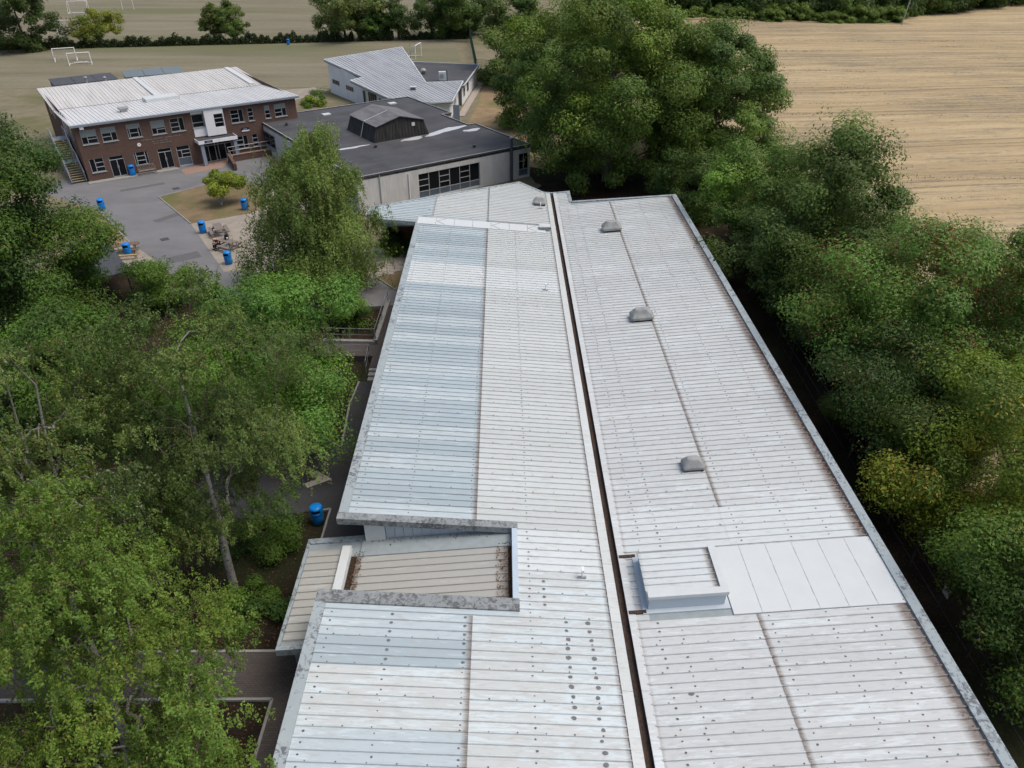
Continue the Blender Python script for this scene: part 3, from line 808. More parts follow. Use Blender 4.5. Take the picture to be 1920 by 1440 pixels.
m = MB(); m.box(-4.25, -4.1, 19.9, 24.4, 2.0, 2.72); m.build('recess_wall', M['curb_blue'], BLK)

# walls below the roof
m = MB()
m.box(-10.9, -10.6, 7.2, 19.6, -1.4, 3.28); m.box(-10.9, -10.6, 24.75, 62.4, -1.4, 3.2); m.box(10.2, 10.5, 7.2, 65.6, -1.4, 3.2); m.box(-10.6, 10.2, 65.3, 65.6, -1.4, 2.4); m.box(-10.6, 10.2, 7.2, 7.5, -1.4, 2.4)
m.box(-5.5, -5.2, 62.7, 70, -1.0, 2.7)
m.build('wall', M['brick'], BLK)
m = MB(); m.box(-15.0, -10.9, 62.7, 63.0, -.6, 3.55); WW = m.build('wing_wall', M['brick_red'], BLK)
m = MB(); m.box(-15.55, -11.5, 59.7, 59.95, 3.2, 3.5); m.build('canopy_beam', M['edge_grey'], BLK)
m = MB(); m.box(-12.1, -10.95, 62.6, 62.68, .9, 2.7); wd_ = m.build('window', M['grey_frame'], BLK)
m = MB(); m.box(-12.02, -11.55, 62.57, 62.6, 1.0, 2.6); m.build('pane', M['glass'], wd_)
m = MB(); m.box(-11.5, -11.0, 62.57, 62.6, 1.0, 2.6); m.build('pane', M['glass'], wd_)
m = MB(); m.box(-12.9, -12.7, 19.1, 19.3, -1.3, zp(-12.8)-.2); m.build('porch_post', M['edge_grey'], BLK)
m = MB(); m.box(-12.9, -12.7, 24.2, 24.4, -1.3, zp(-12.8)-.2); m.build('porch_post', M['edge_grey'], BLK)

def on_roof(a, b):
    c, s = math.cos(.0122), math.sin(.0122)
    return Vector((4.56+a*c-b*s, a*s+b*c, zr(a)))
# roof cowls: things standing on the roof
def cowl(a, b, L, W, Hh, label, lich='vent', top=.5):
    e = empty('roof_vent', on_roof(a, b), .0122)
    tilt = SR if a > 0 else -SL
    m = MB(); m.box(-L*.36, L*.36, -W*.36, W*.36, -.06, Hh*.3); m.build('base', M['dark_metal'], e)
    m = MB()
    rings = [(1.0, .20), (1.0, .42), (.86, .66), (.56, .95), (.50, .98)]
    vs_ = []
    for s_, h in rings:
        cx, cy = L/2*s_, W/2*(s_ if s_ > .95 else s_*.85)
        ch = .10*min(L, W)
        for x, y in ((-cx+ch, -cy), (cx-ch, -cy), (cx, -cy+ch), (cx, cy-ch), (cx-ch, cy), (-cx+ch, cy), (-cx, cy-ch), (-cx, -cy+ch)):
            vs_.append((x, y, Hh*h))
    m.v = vs_
    for i in range(len(rings)-1):
        for k in range(8):
            m.f.append((i*8+k, i*8+(k+1) % 8, (i+1)*8+(k+1) % 8, (i+1)*8+k)); m.m.append(0)
    m.f.append(tuple(range(7, -1, -1))); m.m.append(0)
    m.f.append(tuple(32+k for k in range(8))); m.m.append(0)
    m.build('hood', M[lich], e, bevel=.02)
    for sx in (-1, 1):
        m = MB(); m.box(sx*L*.38-.05, sx*L*.38+.05, -W*.5-.01, -W*.5+.07, .02, Hh*.24); m.build('bracket', M['dark_metal'], e)
    e.rotation_euler = (0, -math.atan(tilt), .0122)
    tag(e, label, 'roof vent', 'grey cowls on the ribbed roof'); return e
cowl(4.46, 59.1, 1.6, 1.1, .85, 'rounded grey cowl furthest up the right roof slope')
cowl(4.47, 43.4, 1.5, 1.05, .8, 'grey cowl on the right roof slope, middle one of three in line')
cowl(4.52, 28.1, 1.05, .8, .62, 'lichen-topped grey cowl nearest the boxed upstand on the right slope')
cowl(-1.25, 66.3, 1.15, .85, .7, 'small round grey cowl beside the gutter on the far left slope')
e = empty('roof_box', on_roof(-1.05, 60.1), .0122); m = MB(); m.box(-.4, .4, -.3, .3, -.05, .32); m.build('housing', M['edge_grey'], e); m = MB(); m.box(-.46, .46, -.36, .36, .32, .4); m.build('lid', M['flash_white'], e)
tag(e, 'small pale box vent at the end of the flashing panels', 'roof vent')
def bracket(a, b, label):
    e = empty('roof_bracket', on_roof(a, b), .0122)
    m = MB(); m.tube([(0, 0, -.05), (0, 0, .5)], .035, 8); m.build('stem', M['white_paint'], e)
    m = MB(); m.box(-.17, .17, -.05, .05, .02, .07); m.build('foot', M['steel'], e)
    m = MB(); m.box(-.05, .05, -.13, .13, .44, .53); m.build('head', M['white_paint'], e)
    tag(e, label, 'bracket')
bracket(-1.43, 21.4, 'small white post bracket on the left slope beside the dark sealant dots')
bracket(-1.57, 48.3, 'small white post bracket on the left slope near the bright white sheets')
bracket(-1.2, 65.2, 'tiny white post bracket beside the small round cowl')

# ================================================================== OTHER BUILDINGS
def wall_mesh(m, u0, u1, z0, z1, ops, y=0.0, depth=.14, mi=0):
    """front wall in the plane y with openings (ua,ub,za,zb) and their reveals"""
    us = sorted({u0, u1, *[o[0] for o in ops], *[o[1] for o in ops]}); zs = sorted({z0, z1, *[o[2] for o in ops], *[o[3] for o in ops]})
    us = [u for u in us if u0 <= u <= u1]; zs = [z for z in zs if z0 <= z <= z1]
    for a, b in zip(us[:-1], us[1:]):
        for c, d in zip(zs[:-1], zs[1:]):
            cu, cz = (a+b)/2, (c+d)/2
            if any(o[0] < cu < o[1] and o[2] < cz < o[3] for o in ops): continue
            m.quad((a, y, c), (b, y, c), (b, y, d), (a, y, d), mi)
    for a, b, c, d in ops:
        m.quad((a, y, c), (a, y, d), (a, y+depth, d), (a, y+depth, c), mi); m.quad((b, y, d), (b, y, c), (b, y+depth, c), (b, y+depth, d), mi)
        m.quad((a, y, d), (b, y, d), (b, y+depth, d), (a, y+depth, d), mi); m.quad((b, y, c), (a, y, c), (a, y+depth, c), (b, y+depth, c), mi)

FR = .055
def window(parent, a, b, c, d, cells, y=.10, frame='grey_frame', blind=0.0, sill=True, name='window', spandrel=()):
    """cells: list of (x0,x1,z0,z1) in fractions of the opening, one pane each"""
    W_, H_ = b-a, d-c
    m = MB()
    for x0, x1, z0, z1 in cells:
        A, B, Cc, D = a+x0*W_, a+x1*W_, c+z0*H_, c+z1*H_
        f = FR/2 if True else 0
        fl_, fr_ = (FR if x0 < .01 else FR*.55), (FR if x1 > .99 else FR*.55)
        fb_, ft_ = (FR if z0 < .01 else FR*.55), (FR if z1 > .99 else FR*.55)
        m.box(A, A+fl_, y-.04, y+.03, Cc, D); m.box(B-fr_, B, y-.04, y+.03, Cc, D)
        m.box(A+fl_, B-fr_, y-.04, y+.03, Cc, Cc+fb_); m.box(A+fl_, B-fr_, y-.04, y+.03, D-ft_, D)
    o = m.build(name, M[frame], parent)
    for i, (x0, x1, z0, z1) in enumerate(cells):
        m = MB(); m.quad((a+x0*W_+.01, y, c+z0*H_+.01), (a+x1*W_-.01, y, c+z0*H_+.01), (a+x1*W_-.01, y, c+z1*H_-.01), (a+x0*W_+.01, y, c+z1*H_-.01))
        if i in spandrel: m.build('panel', M['spandrel'], o)
        else: m.build('pane', M['glass'], o)
    if blind:
        m = MB(); m.box(a+.04, b-.04, y-.052, y-.044, d-blind*H_, d-.05); m.build('blind', M['blind'], o)
    if sill:
        m = MB(); m.box(a-.06, b+.06, -.09, y+.02, c-.07, c); m.build('sill', M['grey_frame'], o)
    return o
T3 = lambda x0, x1: [(x0, x1, 0, .34), (x0, x1, .34, .67), (x0, x1, .67, 1)]
PAT = {'L': [(0, .38, 0, 1)]+T3(.38, 1), 'R': T3(0, .63)+[(.63, 1, 0, 1)], 'M': [(0, .16, 0, 1)]+T3(.16, .8)+[(.8, 1, 0, 1)], 'S': T3(0, 1)}

# ---- two-storey brick block
BB = empty('brick_block', (-46.5, 81.1, 0), R(35.6))
tag(BB, 'two-storey red brick school block with white metal butterfly roof', 'building')
BL, BD = 24.6, 22.0
ups = [(.48, 2.05, 'L', .5), (2.5, 4.02, 'R', .42), (5.12, 6.52, 'M', .32), (7.64, 9.12, 'L', .55), (9.7, 11.22, 'R', 0), (16.54, 18.05, 'R', 0), (18.58, 19.25, 'S', 0), (20.64, 21.3, 'S', .4), (21.85, 23.3, 'R', .4)]
lows = [(.55, 1.98, 'L', 0), (5.12, 6.58, 'M', 0), (16.56, 18.06, 'R', 0), (18.6, 19.28, 'S', 0)]
doors = [(2.53, 4.03), (7.66, 9.16)]
ops = [(a, b, 3.98, 5.45) for a, b, _, _ in ups]+[(a, b, .95, 2.42) for a, b, _, _ in lows]+[(a, b, .12, 2.38) for a, b in doors]+[(9.7, 11.2, .12, 2.36), (12.1, 13.4, 4.08, 5.53), (12.35, 16.05, .05, 2.35)]
m = MB(); wall_mesh(m, 0, BL, -.3, 6.05, ops); 
m.quad((0, BD, -.3), (0, 0, -.3), (0, 0, 6.05), (0, BD, 6.05)); m.quad((BL, 0, -.3), (BL, BD, -.3), (BL, BD, 6.05), (BL, 0, 6.05)); m.quad((BL, BD, -.3), (0, BD, -.3), (0, BD, 6.05), (BL, BD, 6.05))
m.quad((0, .3, -.3), (BL, .3, -.3), (BL, .3, 6.05), (0, .3, 6.05))
m.build('wall', M['brick'], BB)
for a, b, p_, bl in ups: window(BB, a, b, 3.98, 5.45, PAT[p_], blind=bl)
for a, b, p_, bl in lows: window(BB, a, b, .95, 2.42, PAT[p_])
window(BB, 9.7, 11.2, .12, 2.36, [(0, 1, 0, .4), (0, .35, .4, .78), (.35, 1, .4, .59), (.35, 1, .59, .78), (0, 1, .78, 1)], spandrel=(0,))
window(BB, 12.1, 13.4, 4.08, 5.53, [(0, 1, 0, .36), (0, 1, .36, 1)])
for a, b in doors:
    d_ = window(BB, a, b, .12, 2.38, [(0, .5, 0, .82), (.5, 1, 0, .82), (0, 1, .82, 1)], name='door', sill=False)
    m = MB(); m.box((a+b)/2-.09, (a+b)/2-.05, .0, .06, 1.0, 1.35); m.box((a+b)/2+.05, (a+b)/2+.09, .0, .06, 1.0, 1.35); m.build('handle', M['steel'], d_)
window(BB, 12.35, 16.05, .05, 2.35, [(0, .25, 0, .8), (.25, .46, 0, .8), (.46, .56, 0, .8), (.56, .78, 0, .8), (.78, 1, 0, .8), (0, .46, .8, 1), (.46, .56, .8, 1), (.56, 1, .8, 1)], name='entrance_doors', sill=False)
m = MB(); m.box(12.1, 13.45, -.02, .0, 3.05, 4.0); m.build('render_panel', M['render'], BB)
m = MB(); m.box(12.1, 13.42, -.02, .0, 5.56, 6.0); m.build('render_panel', M['render'], BB)
m = MB(); wall_mesh(m, 13.45, 15.62, 3.05, 6.0, [(14.48, 15.55, 3.87, 5.38)], y=-.45, depth=.3); m.quad((13.45, 0, 3.05), (13.45, -.45, 3.05), (13.45, -.45, 6.0), (13.45, 0, 6.0)); m.quad((15.62, -.45, 3.05), (15.62, 0, 3.05), (15.62, 0, 6.0), (15.62, -.45, 6.0)); m.quad((13.45, -.45, 3.05), (13.45, 0, 3.05), (15.62, 0, 3.05), (15.62, -.45, 3.05))
m.build('render_bay', M['render'], BB)
window(BB, 14.48, 15.55, 3.87, 5.38, PAT['S'], y=-.30, sill=False)
# entrance canopy
m = MB(); m.box(11.95, 16.35, -1.55, -.02, 2.82, 2.9); cn = m.build('entrance_canopy', M['felt'], BB)
m = MB(); m.box(11.9, 16.4, -1.62, -1.55, 2.55, 2.93); m.box(11.9, 11.95, -1.55, -.02, 2.55, 2.93); m.box(16.35, 16.4, -1.55, -.02, 2.55, 2.93); m.build('fascia', M['render'], cn)
m = MB(); m.box(12.6, 13.5, -1.66, -1.62, 2.66, 2.9); m.build('name_board', M['navy'], cn)
m = MB(); m.box(12.8, 13.3, -1.666, -1.66, 2.73, 2.76); m.build('lettering', M['white_paint'], cn)
for u in (12.3, 16.1):
    m = MB(); m.box(u-.19, u+.19, -1.45, -1.1, 0, 2.82); m.build('column', M['blue_grey'], cn)
# eaves and roof
m = MB(); m.box(-.35, BL+.35, -.42, -.34, 5.9, 6.12); m.build('fascia', M['render'], BB)
m = MB(); m.box(-.35, BL+.35, -.55, -.42, 6.0, 6.16); m.build('gutter', M['blue_grey'], BB)
def zb(y): return 5.62+abs(y-11.1)*.05
m = MB(); m.hexa([(-.35, -.42, zb(-.42)-.12), (BL+.35, -.42, zb(-.42)-.12), (BL+.35, 11.1, zb(11.1)-.12), (-.35, 11.1, zb(11.1)-.12)], [(-.35, -.42, zb(-.42)), (BL+.35, -.42, zb(-.42)), (BL+.35, 11.1, zb(11.1)), (-.35, 11.1, zb(11.1))])
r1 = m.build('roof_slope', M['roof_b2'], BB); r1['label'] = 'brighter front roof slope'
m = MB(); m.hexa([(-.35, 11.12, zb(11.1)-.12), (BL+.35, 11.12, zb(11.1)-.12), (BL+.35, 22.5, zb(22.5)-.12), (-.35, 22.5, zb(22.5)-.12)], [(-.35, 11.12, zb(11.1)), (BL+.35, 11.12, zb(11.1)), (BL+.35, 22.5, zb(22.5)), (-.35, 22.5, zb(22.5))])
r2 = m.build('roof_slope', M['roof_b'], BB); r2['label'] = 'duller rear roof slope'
for r_, ya, yb_ in ((r1, -.42, 11.0), (r2, 11.2, 22.5)):
    m = MB(); u = -.2
    while u < BL+.3:
        m.hexa([(u, ya, zb(ya)), (u+.06, ya, zb(ya)), (u+.06, yb_, zb(yb_)), (u, yb_, zb(yb_))], [(u, ya, zb(ya)+.05), (u+.06, ya, zb(ya)+.05), (u+.06, yb_, zb(yb_)+.05), (u, yb_, zb(yb_)+.05)]); u += .4
    o = m.build('roof_rib', M['roof_b2'] if r_ is r1 else M['roof_b'], r_); o['kind'] = 'stuff'
m = MB(); m.box(-.35, BL+.35, 11.0, 11.2, zb(11.1)-.02, zb(11.1)+.012); m.build('valley', M['gutter'], BB)
def wl(px, py, z):
    p = P(px, py, z); d = Vector((p.x+46.5, p.y-81.1)); c, s = math.cos(R(35.6)), math.sin(R(35.6))
    return d.x*c+d.y*s, -d.x*s+d.y*c
u, v = wl(306, 186, 5.9)
m = MB(); m.box(u-2.0, u+1.9, v-.2, v+1.9, 5.6, 6.12); m.build('rooflight', M['flash_white'], BB)
m = MB(); m.hexa([(u-.3, v+1.9, 5.7), (u+.3, v+1.9, 5.7), (u+.3, 22.4, 6.1), (u-.3, 22.4, 6.1)], [(u-.3, v+1.9, 5.85), (u+.3, v+1.9, 5.85), (u+.3, 22.4, 6.3), (u-.3, 22.4, 6.3)]); m.build('ridge_flashing', M['flash_white'], BB)
m = MB(); m.hexa([(BL-1.4, 12, 5.7), (BL-.8, 12, 5.7), (BL-.8, 22.4, 6.1), (BL-1.4, 22.4, 6.1)], [(BL-1.4, 12, 5.82), (BL-.8, 12, 5.82), (BL-.8, 22.4, 6.3), (BL-1.4, 22.4, 6.3)]); m.build('ridge_flashing', M['flash_white'], BB)
u, v = wl(232, 209, 6.0)
e = empty('roof_vent', BB.matrix_basis @ Vector((u, v, zb(v))), R(35.6)); m = MB(); m.box(-.35, .35, -.3, .3, -.05, .25); m.build('base', M['steel'], e); m = MB(); m.box(-.5, .5, -.45, .45, .25, .5); m.build('hood', M['vent'], e, bevel=.05)
tag(e, 'small square grey vent on the brick block roof near its front eave', 'roof vent')
# end wall windows, clock, lettering, sign
for k, yy in enumerate((2.2, 4.4, 14.5, 17.0)):
    m = MB(); m.box(-.03, 0, yy, yy+1.2, 4.0, 5.4); wn = m.build('window', M['grey_frame'], BB)
    m = MB(); m.box(-.04, -.032, yy+.07, yy+1.13, 4.07, 5.33); m.build('pane', M['glass'], wn)
for yy in (6.4, 7.8):
    m = MB(); m.box(-.05, 0, yy, yy+.35, 0, 6); m.build('render_panel', M['render'], BB)
e = empty('wall_clock', BB.matrix_basis @ Vector((5.95, -.02, 3.17)), R(35.6))
m = MB(); m.tube([(0, .02, 0), (0, -.05, 0)], .2, 20); m.build('dial', M['white_paint'], e)
m = MB(); m.box(-.012, .012, -.06, -.052, 0, .13); m.box(0, .09, -.06, -.052, -.012, .012); m.build('hands', M['bin_black'], e)
tag(e, 'round white clock on the brick wall between the two doors', 'clock')
def txt(s, u, z, size, parent, y=-.03):
    cu = bpy.data.curves.new('lettering', 'FONT'); cu.body = s; cu.size = size; cu.extrude = .01
    t = bpy.data.objects.new('tmp', cu); C.objects.link(t)
    dg = bpy.context.evaluated_depsgraph_get(); me = bpy.data.meshes.new_from_object(t.evaluated_get(dg))
    bpy.data.objects.remove(t); me.materials.clear(); me.materials.append(M['kerb'])
    o = bpy.data.objects.new('lettering', me); C.objects.link(o); o.parent = parent; o.location = (u, y, z); o.rotation_euler = (math.pi/2, 0, 0); return o
txt('THE', 6.25, 3.5, .2, BB); txt('LIFE &', 8.1, 3.5, .2, BB)
m = MB(); rg2 = random.Random(2)     # the rest of the lines cannot be read in the photograph: rows of raised strokes
for (ua, ub, z_, h_) in ((6.75, 8.0, 3.5, .13), (8.85, 10.6, 3.5, .13), (7.4, 9.5, 3.23, .12), (7.45, 9.4, 2.98, .12)):
    u = ua
    while u < ub:
        w_ = rg2.uniform(.02, .05); m.box(u, u+w_, -.03, -.002, z_, z_+h_*rg2.uniform(.5, 1)); u += w_+rg2.uniform(.035, .06)+(.1 if rg2.random() < .15 else 0)
m.build('lettering', M['kerb'], BB)
sg = empty('wall_sign', BB.matrix_basis @ Vector((17.95, -.01, 3.05)), R(35.6))
m = MB(); m.box(-.45, .45, -.05, -.0, -.02, .24); m.build('board', M['navy'], sg); m = MB(); m.box(-.45, .45, -.05, -.0, -.17, -.022); m.build('white_band', M['white_paint'], sg)
m = MB(); m.box(-.22, .2, -.056, -.05, .08, .12); m.build('lettering', M['white_paint'], sg)
tag(sg, 'small navy and white sign on the brick wall right of the entrance', 'sign')
fl_ = empty('flood_lamp', BB.matrix_basis @ Vector((.75, -.02, 5.75)), R(35.6))
m = MB(); m.box(-.2, .2, -.42, -.2, -.12, .16); m.build('lamp_head', M['white_paint'], fl_, bevel=.02); m = MB(); m.bar((0, .0, .02), (0, -.24, .02), .05, .05); m.build('arm', M['steel'], fl_)
tag(fl_, 'white floodlight under the eave at the left corner of the brick wall', 'lamp')
# plinth and ramp in front
m = MB(); m.box(-.2, 9.3, -.9, -.02, -.2, .1); o = m.build('front_step', M['kerb'], BB)
rp = empty('ramp_wall', BB.matrix_basis @ Vector((13.6, -2.6, 0)), R(35.6))
m = MB(); m.box(1.3, 8.2, 1.0, 1.3, 0, .75); m.build('wall', M['brick'], rp)
m = MB(); m.bar((.9, -2.6, .45), (1.4, 1.0, .75), .32, .7); m.build('wall', M['brick'], rp)
m = MB(); m.box(1.3, 8.25, .95, 1.35, .75, .82); m.build('coping', M['pink_paving'], rp)
m = MB(); m.tube([(.9, -2.4, 1.5), (1.4, 1.1, 1.75), (8.1, 1.1, 1.75)], .03, 6)
m.tube([(1.4, 1.1, 1.3), (8.1, 1.1, 1.3)], .02, 6); m.build('rail', M['steel'], rp)
for k in range(6):
    m = MB(); m.tube([(1.45+1.3*k, 1.1, .8), (1.45+1.3*k, 1.1, 1.75)], .025, 6); m.build('post', M['steel'], rp)
tag(rp, 'low red brick ramp wall with steel railing before the entrance', 'wall')

# fire-escape stair on the end of the brick block
FS = empty('fire_escape', BB.matrix_basis @ Vector((-.15, 0, 0)), R(35.6))
tag(FS, 'outdoor metal stair with yellow tread edges on the brick block end wall', 'stair')
m = MB(); m.box(-1.45, -.1, 0, .30, 0, .03); tread = m.mesh('tread', M['blue_grey'])
m = MB(); m.box(-1.45, -.1, -.02, .2, .031, .045); nose = m.mesh('tread_nosing', M['yellow'])
for k in range(18):
    y = .4+k*.30+(1.2 if k >= 9 else 0); z = .18*(k+1)
    t = inst('tread', tread, FS, (0, y, z)); inst('tread_nosing', nose, t)
m = MB(); m.box(-1.5, -.05, 3.1, 4.3, 1.6, 1.66); m.build('landing', M['blue_grey'], FS)
m = MB(); m.box(-1.5, -.05, 7.0, 8.6, 3.24, 3.3); m.build('landing', M['blue_grey'], FS)
for x in (-1.52, -.06):
    m = MB(); m.bar((x, .2, .15), (x, 3.1, 1.62), .05, .25); m.bar((x, 4.3, 1.62), (x, 7.0, 3.25), .05, .25); m.build('stringer', M['blue_grey'], FS)
    m = MB(); m.tube([(x, .2, 1.1), (x, 3.1, 2.65), (x, 4.3, 2.7), (x, 7.0, 4.3), (x, 8.6, 4.35)], .04, 6); m.build('rail', M['flash_white'] if x > -1 else M['steel'], FS)
    for y, z in ((.3, .2), (3.1, 1.65), (4.3, 1.65), (7.0, 3.3), (8.5, 3.3)):
        m = MB(); m.tube([(x, y, 0), (x, y, z+1.05)], .035, 6); m.build('post', M['steel'], FS)
m = MB(); m.bar((-.09, .3, .8), (-.09, 3.1, 2.2), .03, .75); m.bar((-.09, 4.3, 2.25), (-.09, 7.0, 3.8), .03, .75); m.build('side_panel', M['blue_grey'], FS)

# ---- two cabins behind the brick block
def cabin(pxs, z, label, roofm, n, h=2.8):
    a, b, c_ = (P(*q_, z) for q_ in pxs)
    ang = math.atan2(b.y-a.y, b.x-a.x); Lc = (b-a).length; e = empty('cabin', (a.x, a.y, 0), ang)
    m = MB(); m.box(.15, Lc-.15, -5.8, -.15, 0, z-.12); m.build('wall', M['shed_wall'], e)
    for k in range(n):
        m = MB(); m.box(k*Lc/n+.03, (k+1)*Lc/n-.03, -6, 0, z-.12, z); m.build('roof_panel', M[roofm], e)
    tag(e, label, 'cabin'); return e
cabin([(90, 148), (207, 136), (243, 155)], 2.8, 'dark flat-roofed cabin behind the left end of the brick block', 'shed_dark', 3)
cabin([(228, 133), (336, 124), (350, 137)], 2.6, 'grey-green panel-roofed cabin behind the middle of the brick block', 'shed_roof', 3)
for px in (163, 199):
    p = P(px, 156, 2.8); e = empty('flue', (p.x, p.y, 2.7)); m = MB(); m.tube([(0, 0, 0), (0, 0, .9)], .2, 10); m.build('pipe', M['steel'], e); m = MB(); m.lathe([(.3, .85), (.3, .95), (.05, 1.1)], 10); m.build('cap', M['steel'], e)
    tag(e, 'left metal flue on the dark cabin roof' if px < 180 else 'right metal flue on the dark cabin roof', 'flue')

# ---- grey concrete hall with flat felt roof
GH = empty('concrete_hall', (-15.04, 71.36, 0), R(35.1))
tag(GH, 'single-storey grey concrete hall with flat black felt roof and raised lantern', 'building')
poly = [(0, 0), (20.8, 0), (20.8, 11.1), (19.8, 11.1), (19.8, 17.4), (21.2, 17.4), (21.2, 28.8), (0, 28.8)]
ops = [(6.75, 14.2, .15, 2.7), (19.32, 20.66, .2, 2.72)]
m = MB(); wall_mesh(m, 0, 20.8, -1.0, 3.45, ops, depth=.2)
for (a, b), (c_, d_) in zip(poly[1:], poly[2:]+poly[:1]): 
    m.quad((a, b, -1), (c_, d_, -1), (c_, d_, 3.45), (a, b, 3.45))
m.quad((0, .4, -1), (20.8, .4, -1), (20.8, .4, 3.4), (0, .4, 3.4))
m.build('wall', M['concrete'], GH)
m = MB(); m.prism(poly, 3.2, 3.5); rf = m.build('roof', M['felt'], GH)
m = MB()
for (a, b), (c_, d_) in zip(poly, poly[1:]+poly[:1]): m.bar((a, b, 3.52), (c_, d_, 3.52), .16, .17)
m.build('roof_edge', M['dark_metal'], GH)
m = MB()
for (a, b), (c_, d_) in zip(poly, poly[1:]+poly[:1]): m.bar((a*.998+.02, b*.998+.02, 3.615), (c_*.998+.02, d_*.998+.02, 3.615), .05, .02)
m.build('edge_trim', M['flash_white'], GH)
cells = []
for k in range(6):
    x0, x1 = k/6, (k+1)/6
    cells.append((x0, x1, 0, .27))
    cells += [(x0, x1, .27, .5), (x0, x1, .5, .74), (x0, x1, .74, 1)] if k in (0, 2, 4) else [(x0, x1, .27, 1)]
sp_ = [i for i, q_ in enumerate(cells) if q_[2] == 0]
window(GH, 6.75, 14.2, .15, 2.7, cells, y=.14, spandrel=sp_, sill=False)
window(GH, 19.32, 20.66, .2, 2.72, [(0, 1, 0, .3), (0, .5, .3, .65), (.5, 1, .3, 1), (0, .5, .65, 1)], y=.14, spandrel=(0,), sill=False)
for u, zt, mt in ((2.4, 3.4, 'grey_frame'), (5.6, 3.0, 'white_paint')):
    m = MB(); m.tube([(u, -.08, -.8), (u, -.08, zt)], .055, 8); m.build('downpipe', M[mt], GH)
fe = empty('flue', GH.matrix_basis @ Vector((18.1, -.3, 0)), R(35.1)); m = MB(); m.tube([(0, 0, -.5), (0, 0, 4.7)], .16, 12); m.build('pipe', M['dark_metal'], fe); m = MB(); m.lathe([(.22, 4.65), (.22, 4.8), (.08, 4.9)], 12); m.build('cap', M['steel'], fe)
tag(fe, 'tall dark flue standing against the right end of the concrete wall', 'flue')
# left side wall windows and canopy of the hall
for k, (a, b) in enumerate(((.7, 3.9), (5.2, 9), (11, 15), (22.6, 27.4))):
    e = empty('tmp_holder', (0, 0, 0)); bpy.data.objects.remove(e)
    m = MB(); m.box(-.06, 0, a, b, .6, 2.7); wn = m.build('window', M['blue_grey'], GH)
    n_ = 3
    for j in range(n_):
        for (za, zb_) in ((1.2, 1.9), (1.95, 2.62)):
            m = MB(); w_ = (b-a)/n_; m.box(-.075, -.063, a+j*w_+.06, a+(j+1)*w_-.06, za, zb_); m.build('pane', M['glass'], wn)
# lantern
m = MB(); m.hexa([(7, 10.4, 3.5), (14, 10.4, 3.5), (14, 17.4, 3.5), (7, 17.4, 3.5)], [(7.6, 10.65, 5.15), (13.5, 10.65, 5.15), (13.5, 17.3, 5.15), (7.6, 17.3, 5.15)]); LN = m.build('lantern', M['lantern_side'], GH)
m = MB()
for y in (10.66, 17.29): 
    n = len(m.v); m.v += [(7.6, y, 5.15), (13.5, y, 5.15), (10.5, y, 5.9)]; m.f.append((n, n+1, n+2)); m.m.append(0)
m.build('gable', M['lantern_side'], LN)
m = MB(); m.hexa([(7.45, 10.5, 5.1), (10.5, 10.5, 5.88), (10.5, 17.5, 5.88), (7.45, 17.5, 5.1)], [(7.45, 10.5, 5.17), (10.5, 10.5, 5.96), (10.5, 17.5, 5.96), (7.45, 17.5, 5.17)]); m.build('roof', M['lantern_roof'], LN)
m = MB(); m.hexa([(10.5, 10.5, 5.881), (13.65, 10.5, 5.1), (13.65, 17.5, 5.1), (10.5, 17.5, 5.881)], [(10.5, 10.5, 5.961), (13.65, 10.5, 5.17), (13.65, 17.5, 5.17), (10.5, 17.5, 5.961)]); m.build('roof', M['lantern_roof'], LN)
for k in range(16):
    m = MB(); x = 7.25+k*.42; m.bar((x, 10.36, 3.55), (7.65+k*.385, 10.61, 5.1), .03, .03); m.build('batten', M['lantern_side'], LN)
m = MB(); m.box(11.9, 12.3, 10.48, 10.58, 4.65, 5.0); m.build('vent_grille', M['flash_white'], LN)
m = MB(); m.bar((6.95, 13.6, 3.55), (7.45, 13.6, 5.1), .06, .05); m.bar((7.5, 13.6, 5.2), (10.45, 13.6, 5.97), .06, .03); m.build('cable', M['flash_white'], LN)
# wet patches on the felt, their sky glare painted in as pale colour
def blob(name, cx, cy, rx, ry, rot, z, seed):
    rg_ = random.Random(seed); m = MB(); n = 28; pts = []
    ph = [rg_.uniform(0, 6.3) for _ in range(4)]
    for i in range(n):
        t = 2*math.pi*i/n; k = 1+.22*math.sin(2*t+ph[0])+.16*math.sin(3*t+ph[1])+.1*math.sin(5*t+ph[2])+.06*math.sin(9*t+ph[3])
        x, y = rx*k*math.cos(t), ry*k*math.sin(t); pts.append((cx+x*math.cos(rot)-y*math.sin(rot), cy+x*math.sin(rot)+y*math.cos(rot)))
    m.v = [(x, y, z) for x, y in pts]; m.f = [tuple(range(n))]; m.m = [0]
    return m.build(name, M['painted_glare'], GH)
blob('painted_glare', 16.3, 10.6, 2.6, .75, .25, 3.506, 3); blob('painted_glare', 19.0, 9.0, .9, .6, 0, 3.506, 8); blob('painted_glare', 4.4, 10.2, 1.5, .35, .0, 3.506, 4); blob('painted_glare', 11.4, 9.6, 1.7, .45, .05, 3.506, 6)
for u, v in ((3.2, 11.6), (6.4, 8.7), (15.2, 2.6), (2.0, 23.5)):
    m = MB(); m.lathe([(.16, 3.48), (.16, 3.72), (.22, 3.74), (.22, 3.8), (.06, 3.84)], 10); 
    e = m.build('roof_outlet', M['dark_metal'], rf); e.location = (u, v, 0)
for u, v in ((8.0, 25.8), (17.6, 26.5)):
    m = MB(); m.box(u-.5, u+.5, v-.4, v+.4, 3.5, 3.62); m.build('hatch', M['flash_white'], rf)
m = MB(); m.bar((-.55, .5, 2.9), (0, .5, 3.1), .06, .06); m.box(-.7, -.5, .3, .7, 2.85, 3.0)
e = m.build('wall_light', M['white_paint'], GH)

